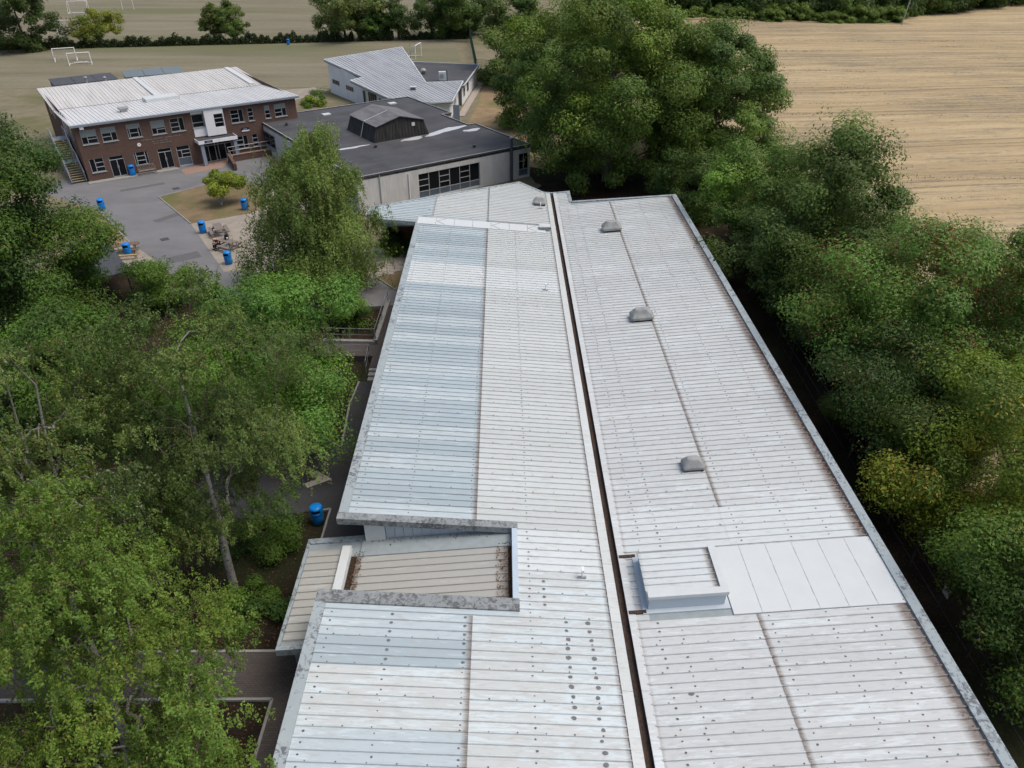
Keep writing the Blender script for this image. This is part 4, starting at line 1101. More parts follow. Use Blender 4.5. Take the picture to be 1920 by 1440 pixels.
# ---- white pavilion with folded ribbed roof
WP = empty('white_pavilion', (-20, 122, 0), 0)
tag(WP, 'white rendered pavilion with angular ribbed grey roof behind the concrete hall', 'building')
def W(x, y): return (x+20, y-122)
dW = Vector((.574, -.819)); oW = Vector((-29.7, 127.0))
def zw(x, y): return 5.0-.09*((Vector((x+(-20), y+122))-oW).dot(dW))
rp_ = [W(-29.72, 126.95), W(-22.13, 118.29), W(-23.76, 116.31), W(-17.33, 108.94), W(-11.3, 107.77), W(-8.31, 108.92), W(-7.36, 119.19), W(-12.79, 117.28), W(-18.72, 137.54)]
m = MB(); m.prism(rp_, lambda x, y: zw(x, y)-.32, lambda x, y: zw(x, y)); wr = m.build('roof', M['blue_grey'], WP)
m = MB()
cA = math.atan2(-.819, .574); dx, dy = math.cos(cA), math.sin(cA)
m.prism([(x*.985-.06, y*.985) for x, y in rp_], lambda x, y: zw(x, y)-.05, lambda x, y: zw(x, y)+.02)
rs = m.build('roof_sheet', M['roof_w'], WP)
# ribs follow the fall of the roof; each one is cut to the outline
def inside(x, y, pl):
    r_ = False; j = len(pl)-1
    for i in range(len(pl)):
        if (pl[i][1] > y) != (pl[j][1] > y) and x < (pl[j][0]-pl[i][0])*(y-pl[i][1])/(pl[j][1]-pl[i][1])+pl[i][0]: r_ = not r_
        j = i
    return r_
m = MB(); off = -24
while off < 26:
    seg = None; t = -26.0
    while t < 26:
        x, y = dx*t-dy*off, dy*t+dx*off
        if inside(x, y, rp_):
            seg = (t, t) if seg is None else (seg[0], t)
        elif seg:
            if seg[1]-seg[0] > .6:
                a = (dx*seg[0]-dy*off, dy*seg[0]+dx*off); b = (dx*seg[1]-dy*off, dy*seg[1]+dx*off)
                m.bar((*a, zw(*a)+.05), (*b, zw(*b)+.05), .09, .07)
            seg = None
        t += .25
    off += .55
o = m.build('roof_rib', M['roof_w'], rs); o['kind'] = 'stuff'
m = MB()
for (a, b), (c_, d_) in zip(rp_, rp_[1:]+rp_[:1]): m.bar((a, b, zw(a, b)-.02), (c_, d_, zw(c_, d_)-.02), .14, .2)
m.build('roof_edge', M['flash_white'], WP)
wp_ = [W(-29.3, 127.2), W(-29.3, 127.6), W(-22.7, 118.0), W(-16.9, 109.6), W(-11.2, 108.6), W(-8.75, 109.6), W(-7.9, 118.9), W(-12.9, 118.0), W(-18.8, 137.0)]
wp_ = [wp_[0]]+wp_[2:]
m = MB()
for (a, b), (c_, d_) in zip(wp_, wp_[1:]+wp_[:1]): m.quad((a, b, -.2), (c_, d_, -.2), (c_, d_, zw(c_, d_)-.15), (a, b, zw(a, b)-.15))
m.build('wall', M['render'], WP)
fp = [W(-16.99, 136.9), W(-12.9, 117.4), W(-7.14, 117.47), W(-5.51, 134.17)]
m = MB(); m.prism(fp, 2.7, 3.0); m.build('flat_roof', M['felt'], WP)
m = MB()
for (a, b), (c_, d_) in zip(fp, fp[1:]+fp[:1]): m.bar((a, b, 2.98), (c_, d_, 2.98), .14, .18)
m.build('flat_roof_edge', M['flash_white'], WP)
fw = [W(-16.6, 136.4), W(-7.55, 118), W(-6.0, 133.7)]
m = MB()
for (a, b), (c_, d_) in zip(fw, fw[1:]+fw[:1]): m.quad((a, b, -.2), (c_, d_, -.2), (c_, d_, 2.75), (a, b, 2.75))
m.build('wall', M['render'], WP)
def wallwin(p0, p1, t0, t1, z0, z1, mat='glass', name='window', off=.05):
    a, b = Vector(p0), Vector(p1); d = (b-a).normalized(); n_ = Vector((d.y, -d.x))*off
    q0, q1 = a+d*t0+n_, a+d*t1+n_
    m = MB(); m.quad((q0.x, q0.y, z0), (q1.x, q1.y, z0), (q1.x, q1.y, z1), (q0.x, q0.y, z1)); o = m.build(name, M['grey_frame'], WP)
    k = max(1, int((t1-t0)/.6)); w_ = (t1-t0)/k; n2 = n_*1.2
    for j in range(k):
        r0, r1 = a+d*(t0+j*w_+.05)+n2, a+d*(t0+(j+1)*w_-.05)+n2
        m = MB(); m.quad((r0.x, r0.y, z0+.06), (r1.x, r1.y, z0+.06), (r1.x, r1.y, z1-.06), (r0.x, r0.y, z1-.06)); m.build('pane', M[mat], o)
A0, A1, A2 = wp_[0], wp_[1], wp_[2]
wallwin(A0, A1, 1.2, 3.8, 1.6, 2.3); wallwin(A0, A1, 6.2, 8.8, 1.5, 2.2)
wallwin(A1, A2, .8, 1.6, .3, 2.4); wallwin(A1, A2, 2.6, 5.4, .1, 2.5); wallwin(A1, A2, 6.2, 7.0, .3, 2.2)
S0, S1 = W(-7.55, 118), W(-6.0, 133.7)
for t0, t1 in ((1.5, 2.9), (5.2, 6.6)): wallwin(S0, S1, t0, t1, .9, 2.2)
wallwin(W(-8.75, 109.6), W(-7.9, 118.9), 7.6, 8.7, .1, 2.2, 'spandrel', 'door'); wallwin(W(-8.75, 109.6), W(-7.9, 118.9), 3.6, 4.1, 1.0, 1.8); wallwin(W(-8.75, 109.6), W(-7.9, 118.9), 4.8, 5.3, 1.0, 1.8)
m = MB(); q_ = W(-8.2, 107.9); m.box(q_[0], q_[0]+.9, q_[1], q_[1]+.12, 0, 2.3); m.build('side_door', M['blue_grey'], WP)
m = MB(); m.bar((*W(-7.35, 111), .05), (*W(-5.3, 134), .05), 1.0, .12); m.build('apron', M['flag'], WP)
# air-conditioning unit, dome
p = P(600+1395/6, 80+430/6, 3.0)
e = empty('air_conditioner', (p.x, p.y, 3.0), .1); m = MB(); m.box(-.75, .35, -.35, .35, .1, 1.35); m.build('casing', M['flash_white'], e, bevel=.03); m = MB(); m.tube([(-.3, -.36, .75), (-.3, -.40, .75)], .34, 16); m.build('fan_grille', M['edge_grey'], e); m = MB(); m.box(.45, .55, -.3, .4, .0, 1.6); m.build('screen', M['dark_metal'], e)
tag(e, 'pale air-conditioning unit on the flat roof of the white pavilion', 'air conditioner')
p = P(600+1165/6, 80+350/6, 3.0); e = empty('roof_vent', (p.x, p.y, 3.0)); m = MB(); m.lathe([(.3, 0), (.3, .35), (.5, .4), (.48, .6), (.3, .78), (.05, .85)], 14); m.build('dome', M['vent'], e, smooth=True)
tag(e, 'round dome vent on the flat roof beside the pavilion roof', 'roof vent')
p = P(600+1048/6, 80+515/6, 3.4); e = empty('roof_vent', (p.x, p.y, zw(p.x+20, p.y-122))); m = MB(); m.box(-.35, .35, -.3, .3, 0, .4); m.build('base', M['spandrel'], e); m = MB(); m.box(-.42, .42, -.36, .36, .4, .5); m.build('lid', M['flash_white'], e)
tag(e, 'small square vent low on the ribbed pavilion roof', 'roof vent')

# ---- grey shelter under the left trees
p0, p1 = P(196, 442, 2.3), P(231, 492, 2.3)
d = (p1-p0).normalized(); n_ = Vector((d.y, -d.x, 0))
e = empty('grey_shelter', (p0.x, p0.y, 0), math.atan2(d.y, d.x)); Ls = (p1-p0).length
m = MB(); m.box(0, Ls+2, -3, 0, 2.15, 2.3); m.build('roof', M['shed_dark'], e)
for k in range(int((Ls+2)/.6)):
    m = MB(); m.box(.1+k*.6, .3+k*.6, -.02, .03, 2.2, 2.315); m.build('clip', M['dark_metal'], e)
for x in (.1, Ls+1.8):
    for y in (-.2, -2.8):
        m = MB(); m.box(x, x+.1, y-.05, y+.05, 0, 2.15); m.build('post', M['dark_metal'], e)
tag(e, 'blue-grey sheet shelter roof half hidden under the dark left tree', 'shelter')

# ================================================================== SMALL THINGS
def make_bin(loc, rz, label):
    e = empty('litter_bin', loc, rz)
    if not bincache:
        m = MB(); m.lathe([(.27, 0), (.30, .02), (.325, .45), (.33, .74), (.335, .76)], 24); bincache['body'] = m.mesh('body', M['bin_blue'])
        m = MB(); m.lathe([(.29, 0), (.29, .05)], 20); bincache['base'] = m.mesh('base', M['bin_black'])
        m = MB()   # hood: ring with an opening at the front, then the flat domed top
        n = 28; r0, r1 = .345, .325
        for i in range(n):
            a0, a1 = 2*math.pi*i/n, 2*math.pi*(i+1)/n
            am = (a0+a1)/2
            if abs((am+math.pi/2+math.pi) % (2*math.pi)-math.pi) < .75: continue
            m.quad((r0*math.cos(a0), r0*math.sin(a0), .76), (r0*math.cos(a1), r0*math.sin(a1), .76), (r1*math.cos(a1), r1*math.sin(a1), .99), (r1*math.cos(a0), r1*math.sin(a0), .99))
        m.lathe([(.33, .99), (.335, 1.01), (.31, 1.08), (.22, 1.125), (.05, 1.14)], 24)
        bincache['hood'] = m.mesh('hood', M['bin_blue'])
        m = MB(); m.lathe([(.25, .74), (.25, .98)], 16); bincache['liner'] = m.mesh('liner', M['bin_black'])
        for k in ('body', 'hood', 'base', 'liner'):
            bincache[k].polygons.foreach_set('use_smooth', [True]*len(bincache[k].polygons))
    for k in ('body', 'hood', 'base', 'liner'): inst(k, bincache[k], e)
    tag(e, label, 'litter bin', 'blue litter bins'); return e
bincache = {}
make_bin((-41.07, 72.4, .02), .3, 'blue litter bin at the left edge of the courtyard beside the dark tree')
make_bin((-42.7, 83.45, .1), .6, 'blue litter bin against the brick wall beside the wooden bench')
make_bin((-26.74, 72.4, .04), .3, 'blue litter bin at the corner of the lawn patch near the mop-headed tree')
make_bin((-28.8, 66.2, .03), .2, 'blue litter bin beside the empty picnic table')
make_bin((-24.15, 59.1, .03), -.1, 'blue litter bin on the paving nearest the long roof, in front of the seated person')
make_bin((-33.5, 60.9, .03), .2, 'blue litter bin standing beside the brown picnic table on the left')
make_bin((-10.1, 28.8, -1.2), .2, 'dark blue litter bin on the lower path under the left eave')
p = P(541, 84, 0); make_bin((p.x, p.y, .02), 0, 'far blue litter bin beside the hedge of the sports field')

def picnic(loc, rz, label, mat, L=1.9):
    e = empty('picnic_table', loc, rz)
    m = MB()
    tp = m
    root = MB(); root.box(-L*.36, -L*.36+.08, -.36, .36, .66, .71); root.box(L*.36-.08, L*.36, -.36, .36, .66, .71); top = root.build('tabletop', M[mat], e)
    b = MB(); b.box(-L/2, L/2, -.068, .068, .71, .75); pm = b.mesh('plank', M[mat])
    for k in range(5): inst('plank', pm, top, (0, -.3+k*.15, 0))
    for s_ in (-1, 1):
        b = MB(); b.box(-L*.36-.05, -L*.36+.05, s_*.72-.13, s_*.72+.13, .38, .42); b.box(L*.36-.05, L*.36+.05, s_*.72-.13, s_*.72+.13, .38, .42); bn = b.build('bench', M[mat], e)
        for k in (-1, 1): inst('plank', pm, bn, (0, s_*.72+k*.075, -.29))
    for sx in (-1, 1):
        for sy in (-1, 1):
            b = MB(); b.bar((sx*L*.33, sy*.28, .68), (sx*L*.33, sy*.62, .0), .05, .1); b.build('leg', M[mat], e)
        b = MB(); b.bar((sx*L*.36, -.82, .36), (sx*L*.36, .82, .36), .05, .1); b.build('crossbeam', M[mat], e)
    tag(e, label, 'picnic table', 'picnic tables in the courtyard'); return e
picnic((-27.2, 65.9, .03), R(118), 'weathered picnic table beside the blue bin at the lawn corner', 'timber')
picnic((-25.2, 62.4, .03), R(150), 'weathered picnic table that the person sits at', 'timber')
picnic((-23.3, 68.2, .03), R(125), 'weathered picnic table half hidden by the weeping birch', 'timber')
picnic((-34.1, 61.5, .03), R(20), 'brown picnic table at the left edge of the courtyard', 'timber_brown', 2.6)
e = empty('timber_beam', (-33.6, 59.9, .03), R(12)); m = MB(); m.box(-1.3, 1.3, -.1, .1, .3, .42); m.build('beam', M['timber_pale'], e)
for x in (-1.1, 1.1):
    m = MB(); m.box(x-.07, x+.07, -.08, .08, 0, .3); m.build('post', M['timber_pale'], e)
tag(e, 'pale yellow timber bench beam in front of the brown picnic table', 'bench')

bn = empty('wooden_bench', tuple(BB.matrix_basis @ Vector((5.95, -.72, .1))), R(35.6))
for k in range(3):
    m = MB(); m.box(-.95, .95, -.32+k*.17, -.18+k*.17, .42, .45); m.build('seat_slat', M['timber'], bn)
m = MB(); m.box(-.95, .95, .2, .24, .9, .98); m.box(-.95, .95, .2, .24, .5, .56); b_ = m.build('backrest', M['timber'], bn)
for k in range(12):
    m = MB(); m.box(-.9+k*.16, -.84+k*.16, .205, .235, .56, .9); m.build('slat', M['timber'], b_)
for x in (-.9, .84):
    m = MB(); m.box(x, x+.06, -.34, -.28, 0, .65); m.build('leg', M['timber'], bn)
    m = MB(); m.box(x, x+.06, .18, .25, 0, .98); m.build('leg', M['timber'], bn)
    m = MB(); m.box(x, x+.06, -.36, .2, .65, .69); m.build('armrest', M['timber'], bn)
tag(bn, 'weathered wooden bench with slatted back against the brick wall', 'bench')

# ---- person sitting bent forward on the picnic bench
PE = empty('person', (-26.0, 62.35, .03), math.atan2(-.75, -.66))     # faces local +x
def skin(name, nodes, edges, mat, parent, root=0, sub=1):
    me = bpy.data.meshes.new(name); me.from_pydata([n_[0] for n_ in nodes], edges, []); me.materials.append(mat)
    o = bpy.data.objects.new(name, me); C.objects.link(o); o.parent = parent
    mo = o.modifiers.new('skin', 'SKIN'); mo.use_smooth_shade = True
    if len(me.skin_vertices) == 0: return o
    for i, n_ in enumerate(nodes):
        r_ = n_[1]; me.skin_vertices[0].data[i].radius = r_ if isinstance(r_, tuple) else (r_, r_)
        me.skin_vertices[0].data[i].use_root = i == root
    o.modifiers.new('sub', 'SUBSURF').levels = sub; o.modifiers['sub'].render_levels = sub
    return o
bd = [((-.02, 0, .52), (.13, .16)), ((.14, 0, .74), (.12, .16)), ((.32, 0, .95), (.11, .17)), ((.42, 0, 1.04), .055), ((.5, 0, 1.1), .085), ((.56, 0, 1.2), .1), ((.57, 0, 1.27), .07)]
ed = [(0, 1), (1, 2), (2, 3), (3, 4), (4, 5), (5, 6)]
for s_ in (-1, 1):
    i = len(bd)
    bd += [((.05, s_*.1, .5), .085), ((.46, s_*.16, .52), .065), ((.44, s_*.17, .28), .055), ((.42, s_*.18, .07), .04), ((.56, s_*.2, .04), .04)]
    ed += [(0, i), (i, i+1), (i+1, i+2), (i+2, i+3), (i+3, i+4)]
    j = len(bd)
    bd += [((.31, s_*.2, .95), .06), ((.3, s_*.27, .72), .045), ((.5, s_*.12, .6), .035), ((.56, s_*.07, .58), .035)]
    ed += [(2, j), (j, j+1), (j+1, j+2), (j+2, j+3)]
    for f_ in range(4):
        k = len(bd); bd += [((.61, s_*(.05+.012*f_), .575-.012*f_), .009), ((.645, s_*(.03+.012*f_), .545-.012*f_), .008)]; ed += [(j+3, k), (k, k+1)]
    k = len(bd); bd += [((.57, s_*.035, .61), .01), ((.6, s_*.015, .615), .009)]; ed += [(j+3, k), (k, k+1)]
skin('body', bd, ed, M['skin'], PE)
skin('shirt', [((-.04, 0, .52), (.145, .175)), ((.14, 0, .745), (.135, .175)), ((.32, 0, .955), (.125, .185)), ((.39, 0, 1.01), .07), ((.31, .21, .94), .078), ((.3, .27, .78), .066), ((.31, -.21, .94), .078), ((.3, -.27, .78), .066)],
     [(0, 1), (1, 2), (2, 3), (2, 4), (4, 5), (2, 6), (6, 7)], M['shirt'], PE)
skin('trousers', [((-.03, 0, .5), (.15, .18)), ((.06, .1, .5), .105), ((.47, .16, .525), .082), ((.445, .17, .28), .07), ((.425, .18, .12), .06), ((.06, -.1, .5), .105), ((.47, -.16, .525), .082), ((.445, -.17, .28), .07), ((.425, -.18, .12), .06)],
     [(0, 1), (1, 2), (2, 3), (3, 4), (0, 5), (5, 6), (6, 7), (7, 8)], M['trouser'], PE)
for s_ in (-1, 1): skin('shoe', [((.4, s_*.18, .05), .05), ((.5, s_*.19, .045), .05), ((.6, s_*.205, .035), .04)], [(0, 1), (1, 2)], M['trouser'], PE)
skin('hair', [((.5, 0, 1.14), .095), ((.53, 0, 1.24), .107), ((.55, 0, 1.29), .075)], [(0, 1), (1, 2)], M['hair'], PE)
for s_ in (-1, 1):
    m = MB(); m.lathe([(.012, -.008), (.016, 0), (.012, .008)], 8, c=(.655, s_*.035, 1.19)); m.build('eye', M['bin_black'], PE)
m = MB(); m.hexa([(.64, -.015, 1.13), (.675, -.012, 1.135), (.675, .012, 1.135), (.64, .015, 1.13)], [(.645, -.008, 1.19), (.655, -.006, 1.19), (.655, .006, 1.19), (.645, .008, 1.19)]); m.build('nose', M['skin'], PE)
m = MB(); m.box(.63, .647, -.025, .025, 1.1, 1.11); m.build('mouth', M['shirt'], PE)
tag(PE, 'person in dark maroon top and black trousers bent forward on the picnic bench', 'person')
bk = empty('backpack', (-25.35, 62.75, .78), .6)
m = MB(); m.lathe([(.17, 0), (.2, .08), (.2, .28), (.14, .4), (.04, .44)], 12); m.build('bag', M['trouser'], bk, smooth=True); m = MB(); m.box(-.1, .1, -.24, -.17, .06, .24); m.build('pocket', M['flash_white'], bk, bevel=.02)
tag(bk, 'black rucksack with pale patch on the picnic table by the person', 'bag')

# ---- football goals, rugby posts
def goal(loc, rz, label, w_=4.8, h=2.0, dp=1.6, tip=0.0, tiltx=0.0):
    e = empty('football_goal', loc, 0); e.rotation_euler = (tiltx, tip, rz)
    for x in (-w_/2, w_/2):
        m = MB(); m.tube([(x, 0, 0), (x, 0, h)], .07, 8); m.build('post', M['white_paint'], e)
        m = MB(); m.tube([(x, 0, .06), (x, dp, .06)], .06, 6); m.build('side_bar', M['white_paint'], e)
        m = MB(); m.tube([(x, 0, h), (x, dp*.4, h*.95), (x, dp, .06)], .03, 6); m.build('stay', M['white_paint'], e)
    m = MB(); m.tube([(-w_/2, 0, h), (w_/2, 0, h)], .07, 8); m.build('crossbar', M['white_paint'], e)
    m = MB(); m.tube([(-w_/2, dp, .06), (w_/2, dp, .06)], .06, 6); m.build('ground_bar', M['white_paint'], e)
    m = MB(); k = 0
    n = 16
    for i in range(n+1):
        x = -w_/2+w_*i/n
        m.bar((x, .02, h), (x, dp, .1), .012, .012)
    for j in range(9):
        t = j/8; m.bar((-w_/2, .02+dp*t, h*(1-t)+.1*t), (w_/2, .02+dp*t, h*(1-t)+.1*t), .012, .012)
    m.build('net', M['net'], e)
    m = MB(); m.box(-w_*.3, w_*.3, dp-.12, dp+.12, .08, .25); m.build('counterweight', M['white_paint'], e)
    tag(e, label, 'goal', 'white football goals on the sports field')
p = P(152, 123, 0); goal((p.x, p.y, .03), R(25), 'white goal standing nearest the brick block on the grass', 3.8, 2.2, 2.6)
p = P(125, 113, 0); goal((p.x, p.y, .55), R(205), 'tipped white goal leaning on the goal beside it', 3.8, 2.2, 2.6, 0, R(-35))
p = P(130, 64, 0); goal((p.x, p.y, .03), R(15), 'white goal between the dark left tree and the yellowish tree', 4.6, 2.9, 2.2)
p = P(150, 23, 0); goal((p.x, p.y, .03), R(195), 'far white goal just beyond the yellowish tree', 5.0, 2.8, 2.6)
p = P(785, 109, 0); goal((p.x, p.y, .03), R(80), 'white goal seen end-on behind the white pavilion', 4.0, 2.5, 2.2)
p = P(241, 18, 0); e = empty('rugby_posts', (p.x, p.y, .02), R(12))
for x in (-1.5, 1.5):
    m = MB(); m.tube([(x, 0, 0), (x, 0, 7)], .07, 8); m.build('post', M['white_paint'], e)
m = MB(); m.tube([(-1.5, 0, 3), (1.5, 0, 3)], .06, 8); m.build('crossbar', M['white_paint'], e)
tag(e, 'tall white H-shaped rugby posts on the far sports field', 'rugby posts')
p = P(770, 110, 0); m = MB(); m.tube([(p.x, p.y, 0), (p.x, p.y, 3.2)], .05, 8); tag(m.build('field_pole', M['pole']), 'thin pale pole beside the goal behind the pavilion', 'pole')
# utility pole on the field edge
p = P(1690, 48, 0); z0 = hill(p.x, p.y); e = empty('utility_pole', (p.x, p.y, z0), 0); e.rotation_euler = (0, R(6), 0)
m = MB(); m.tube([(0, 0, -.3), (0, 0, 8.5)], [.16, .11], 10); m.build('pole', M['pole'], e); m = MB(); m.bar((-.8, 0, 7.9), (.8, 0, 7.9), .1, .1); m.build('crossarm', M['pole'], e)
tag(e, 'slightly leaning pale utility pole at the far edge of the stubble field', 'utility pole')
# green mesh fence beside the right tree belt
GF = empty('mesh_fence', (-8.2, 146, 0), 0)
a, b = P(884, 98, 0), P(898, 120, 0); d = (b-a); 
for seg, (q0, q1) in enumerate(((Vector((-10.5, 196, 0)), Vector((-6.3, 142, 0))), (Vector((-6.3, 142, 0)), Vector((5, 136, 0))))):
    n = int((q1-q0).length/2.5)
    for k in range(n+1):
        t = q0.lerp(q1, k/n)-GF.location; m = MB(); m.box(t.x-.04, t.x+.04, t.y-.04, t.y+.04, 0, 2.7); m.build('post', M['green_mesh'], GF)
    m = MB()
    for k in range(n*10):
        t = q0.lerp(q1, k/(n*10))-GF.location; m.box(t.x-.02, t.x+.02, t.y-.02, t.y+.02, .05, 2.6)
    for z_ in (.3, .9, 1.5, 2.1, 2.55): m.bar(tuple(q0-GF.location+Vector((0, 0, z_))), tuple(q1-GF.location+Vector((0, 0, z_))), .03, .03)
    m.build('mesh_panel', M['green_mesh'], GF)
tag(GF, 'dark green mesh fence between the sports field and the tree belt', 'fence')
# boundary fence in the shade right of the long block
RF = empty('boundary_fence', (19.5, 40, -1.2), 0)
for k in range(22):
    m = MB(); m.box(-.04, .04, -33+k*2.7, -32.92+k*2.7, 0, 1.9); m.build('post', M['dark_metal'], RF)
m = MB()
for z_ in (.2, 1.0, 1.8): m.bar((0, -33, z_), (0, 24, z_), .03, .05)
m.build('rail', M['dark_metal'], RF)
m = MB(); m.box(-.06, -.04, -17.2, -16.75, 1.0, 1.5); m.build('notice', M['white_paint'], RF)
tag(RF, 'dark boundary fence in deep shade below the right-hand trees', 'fence')

# ================================================================== TREES
def quads_object(name, V, col, parent, mat):
    n = len(V)
    me = bpy.data.meshes.new(name)
    me.vertices.add(n*3); me.loops.add(n*3); me.polygons.add(n)
    me.vertices.foreach_set('co', V.reshape(-1).astype(np.float32))
    me.loops.foreach_set('vertex_index', np.arange(n*3, dtype=np.int32))
    me.polygons.foreach_set('loop_start', np.arange(0, n*3, 3, dtype=np.int32))
    at = me.attributes.new('tint', 'FLOAT_COLOR', 'FACE')
    at.data.foreach_set('color', np.concatenate([col, np.ones((n, 1))], 1).reshape(-1).astype(np.float32))
    me.materials.append(mat); me.update(calc_edges=True)
    o = bpy.data.objects.new(name, me); C.objects.link(o)
    if parent is not None: o.parent = parent
    return o

def norm(a): return a/np.maximum(1e-9, np.linalg.norm(a, axis=-1, keepdims=True))

def leaf_quads(c, nrm, tan, L, Wd):
    tan = norm(tan-nrm*np.sum(tan*nrm, -1, keepdims=True)); bi = np.cross(nrm, tan)
    L = np.asarray(L)[:, None]; Wd = np.asarray(Wd)[:, None]
    return np.stack([c-tan*L*.45+bi*Wd*.5, c+tan*L*.55, c-tan*L*.45-bi*Wd*.5], 1)

def envelope(style, h):
    h = np.clip(h, 0, 1)
    if style == 'birch': return np.minimum(1, (h/.30+.15))**.7*np.clip(1-h, 0, 1)**.55*1.12
    if style == 'tall': return np.minimum(1, (h/.25+.2))**.7*np.clip(1-h**1.8, 0, 1)**.7
    if style == 'cone': return np.minimum(1, (h/.22+.25))**.8*np.clip(1-h, 0, 1)**.62*1.15
    if style == 'mop': return np.sqrt(np.clip(1-((h-.35)/.66)**2, 0, 1))
    return np.sqrt(np.clip(1-((h-.42)/.60)**2, 0, 1))

def tree(name, label, base, top, R_, cb, style='round', K=160, nleaf=30000, leaf=.12, cols=((.05, .085, .02),), accent=(), seed=1, lean=(0, 0), trunk_r=.22,
         bark='bark', weep=0.0, sig=.55, lump=.22, group=None, cat='tree', shell=.45, el=(1, 1), stems=1, up=.5, lod=False, bough=5.5):
    rs = np.random.RandomState(seed)
    bx, by, bz = base; Ht = top-bz; zc0 = bz+cb*Ht
    e = empty(name, base); tag(e, label, cat, group)
    ph = rs.uniform(0, 6.28, 6); am = rs.uniform(.5, 1, 6)
    def lumpf(th, h):
        return 1+lump*(am[0]*np.sin(2*th+ph[0]+3*h)+am[1]*np.sin(3*th+ph[1]-5*h)+am[2]*np.sin(5*th+ph[2]+9*h)+.7*am[3]*np.sin(8*th+ph[3]-14*h))/1.6
    def axis(z):
        t = np.clip((z-bz)/Ht, 0, 1)
        return np.stack([lean[0]*t**1.5+.25*np.sin(t*5+ph[4])*t, lean[1]*t**1.5+.25*np.sin(t*4+ph[5])*t], -1)
    # boughs spread through the crown, each carrying a few leaf clumps on its outer and upper side
    nb_ = max(8, int(K/bough)); bp = []; tries = 0
    vol = R_*R_*el[0]*el[1]*(top-zc0)*2.1
    dmin = .95*(vol/nb_)**(1/3); rbough = .60*(vol/nb_)**(1/3)
    hh_ = rbough*.55/(top-zc0)
    while len(bp) < nb_ and tries < 80:
        tries += 1
        h = rs.uniform(.0, 1-hh_, nb_); th = rs.uniform(0, 2*np.pi, nb_); u = rs.uniform(0, 1, nb_)**shell
        r = np.maximum(0, R_*envelope(style, h)*lumpf(th, h)-rbough*.6)*u
        z = zc0+h*(top-zc0); ax = axis(z)
        for c in np.stack([ax[:, 0]+r*np.cos(th)*el[0], ax[:, 1]+r*np.sin(th)*el[1], z-bz], -1):
            if len(bp) >= nb_: break
            if not bp or np.min(np.sum((np.array(bp)-c)**2, 1)) > dmin*dmin: bp.append(c)
        dmin *= .95
    bp = np.array(bp); nb_ = len(bp)
    br_ = rbough*rs.uniform(.7, 1.25, nb_)
    bi = np.repeat(np.arange(nb_), int(math.ceil(K/nb_)))
    dirs = norm(rs.normal(0, 1, (len(bi), 3))+np.array([0, 0, .35])+.5*norm((bp[bi]-np.array([0, 0, (zc0-bz)+.3*(top-zc0)]))))
    pts = bp[bi]+dirs*(br_[bi]*rs.uniform(.4, 1.2, len(bi)))[:, None]*np.array([1, 1, .8])
    # branches: every clump joins the nearest wood below it
    nodes = []; par = []
    for s_ in range(stems):
        sp_ = rs.uniform(-.6, .6, 2)*(stems > 1)
        for i in range(10):
            t = i/9; z = bz+t*Ht*.93; ax = axis(np.array([z]))[0]
            nodes.append(np.array([ax[0]+sp_[0]*(.3+2.6*t), ax[1]+sp_[1]*(.3+2.6*t), z-bz])); par.append(len(nodes)-2 if i else -1)
    order = np.argsort(np.hypot(pts[:, 0]-axis(pts[:, 2]+bz)[:, 0], pts[:, 1]-axis(pts[:, 2]+bz)[:, 1]))
    ends = []
    for i in order:
        c = pts[i]; N = np.array(nodes)
        dv = c-N; dist = np.linalg.norm(dv, axis=1)
        hz = np.hypot(dv[:, 0], dv[:, 1])
        cost = dist+1.6*np.maximum(0, N[:, 2]-c[2]+.25*hz)
        cost[N[:, 2] < (zc0-bz)*.75] += 6
        j = int(np.argmin(cost)); p0 = N[j]; mid = []
        lift = (.18 if not weep else .3)*dist[j]
        prev = j
        for t in (.35, .7, 1.0):
            q_ = p0+(c-p0)*t+np.array([0, 0, lift*np.sin(np.pi*t)])+rs.normal(0, .035, 3)*dist[j]*(t < 1)
            nodes.append(q_); par.append(prev); prev = len(nodes)-1
        ends.append(prev)
    nodes = np.array(nodes); par = np.array(par); cnt = np.zeros(len(nodes)); cnt[ends] += 1
    for i in range(len(nodes)-1, -1, -1):
        if par[i] >= 0: cnt[par[i]] += cnt[i]
    tot = max(1, cnt.max()); rad = np.maximum(.010 if not lod else .03, trunk_r*(np.maximum(cnt, .3)/tot)**.66)
    rad = np.minimum(rad, trunk_r*np.clip(1.25-.95*nodes[:, 2]/Ht, .12, 1.0))
    # tubes
    i1 = np.where(par >= 0)[0]; i0 = par[i1]; A, B = nodes[i0], nodes[i1]
    d = norm(B-A); ref = np.where(np.abs(d[:, 2:3]) > .9, np.array([[1., 0, 0]]), np.array([[0, 0, 1.]])); sx = norm(np.cross(d, ref)); sy = np.cross(sx, d)
    ns = 6 if not lod else 4
    ra = np.minimum(rad[i0], rad[i1]*1.35); rb = rad[i1]
    ra = np.where(i0 < 10*stems, np.minimum(ra, rad[i0]), ra)
    tv = []; tf = []
    for (X, rr) in ((A-d*.02, ra), (B, rb)):
        for k in range(ns):
            a = 2*math.pi*k/ns; tv.append(X+sx*(rr*math.cos(a))[:, None]+sy*(rr*math.sin(a))[:, None])
    tv = np.stack(tv, 1)                       # n, 2*ns, 3
    nb = len(tv); base_i = (np.arange(nb)*2*ns)[:, None]
    for k in range(ns):
        k2 = (k+1) % ns; tf.append(np.concatenate([base_i+k, base_i+k2, base_i+ns+k2, base_i+ns+k], 1))
    me = bpy.data.meshes.new('trunk'); me.from_pydata(tv.reshape(-1, 3).tolist(), [], np.concatenate(tf).tolist()); me.materials.append(M[bark])
    me.polygons.foreach_set('use_smooth', [True]*len(me.polygons))
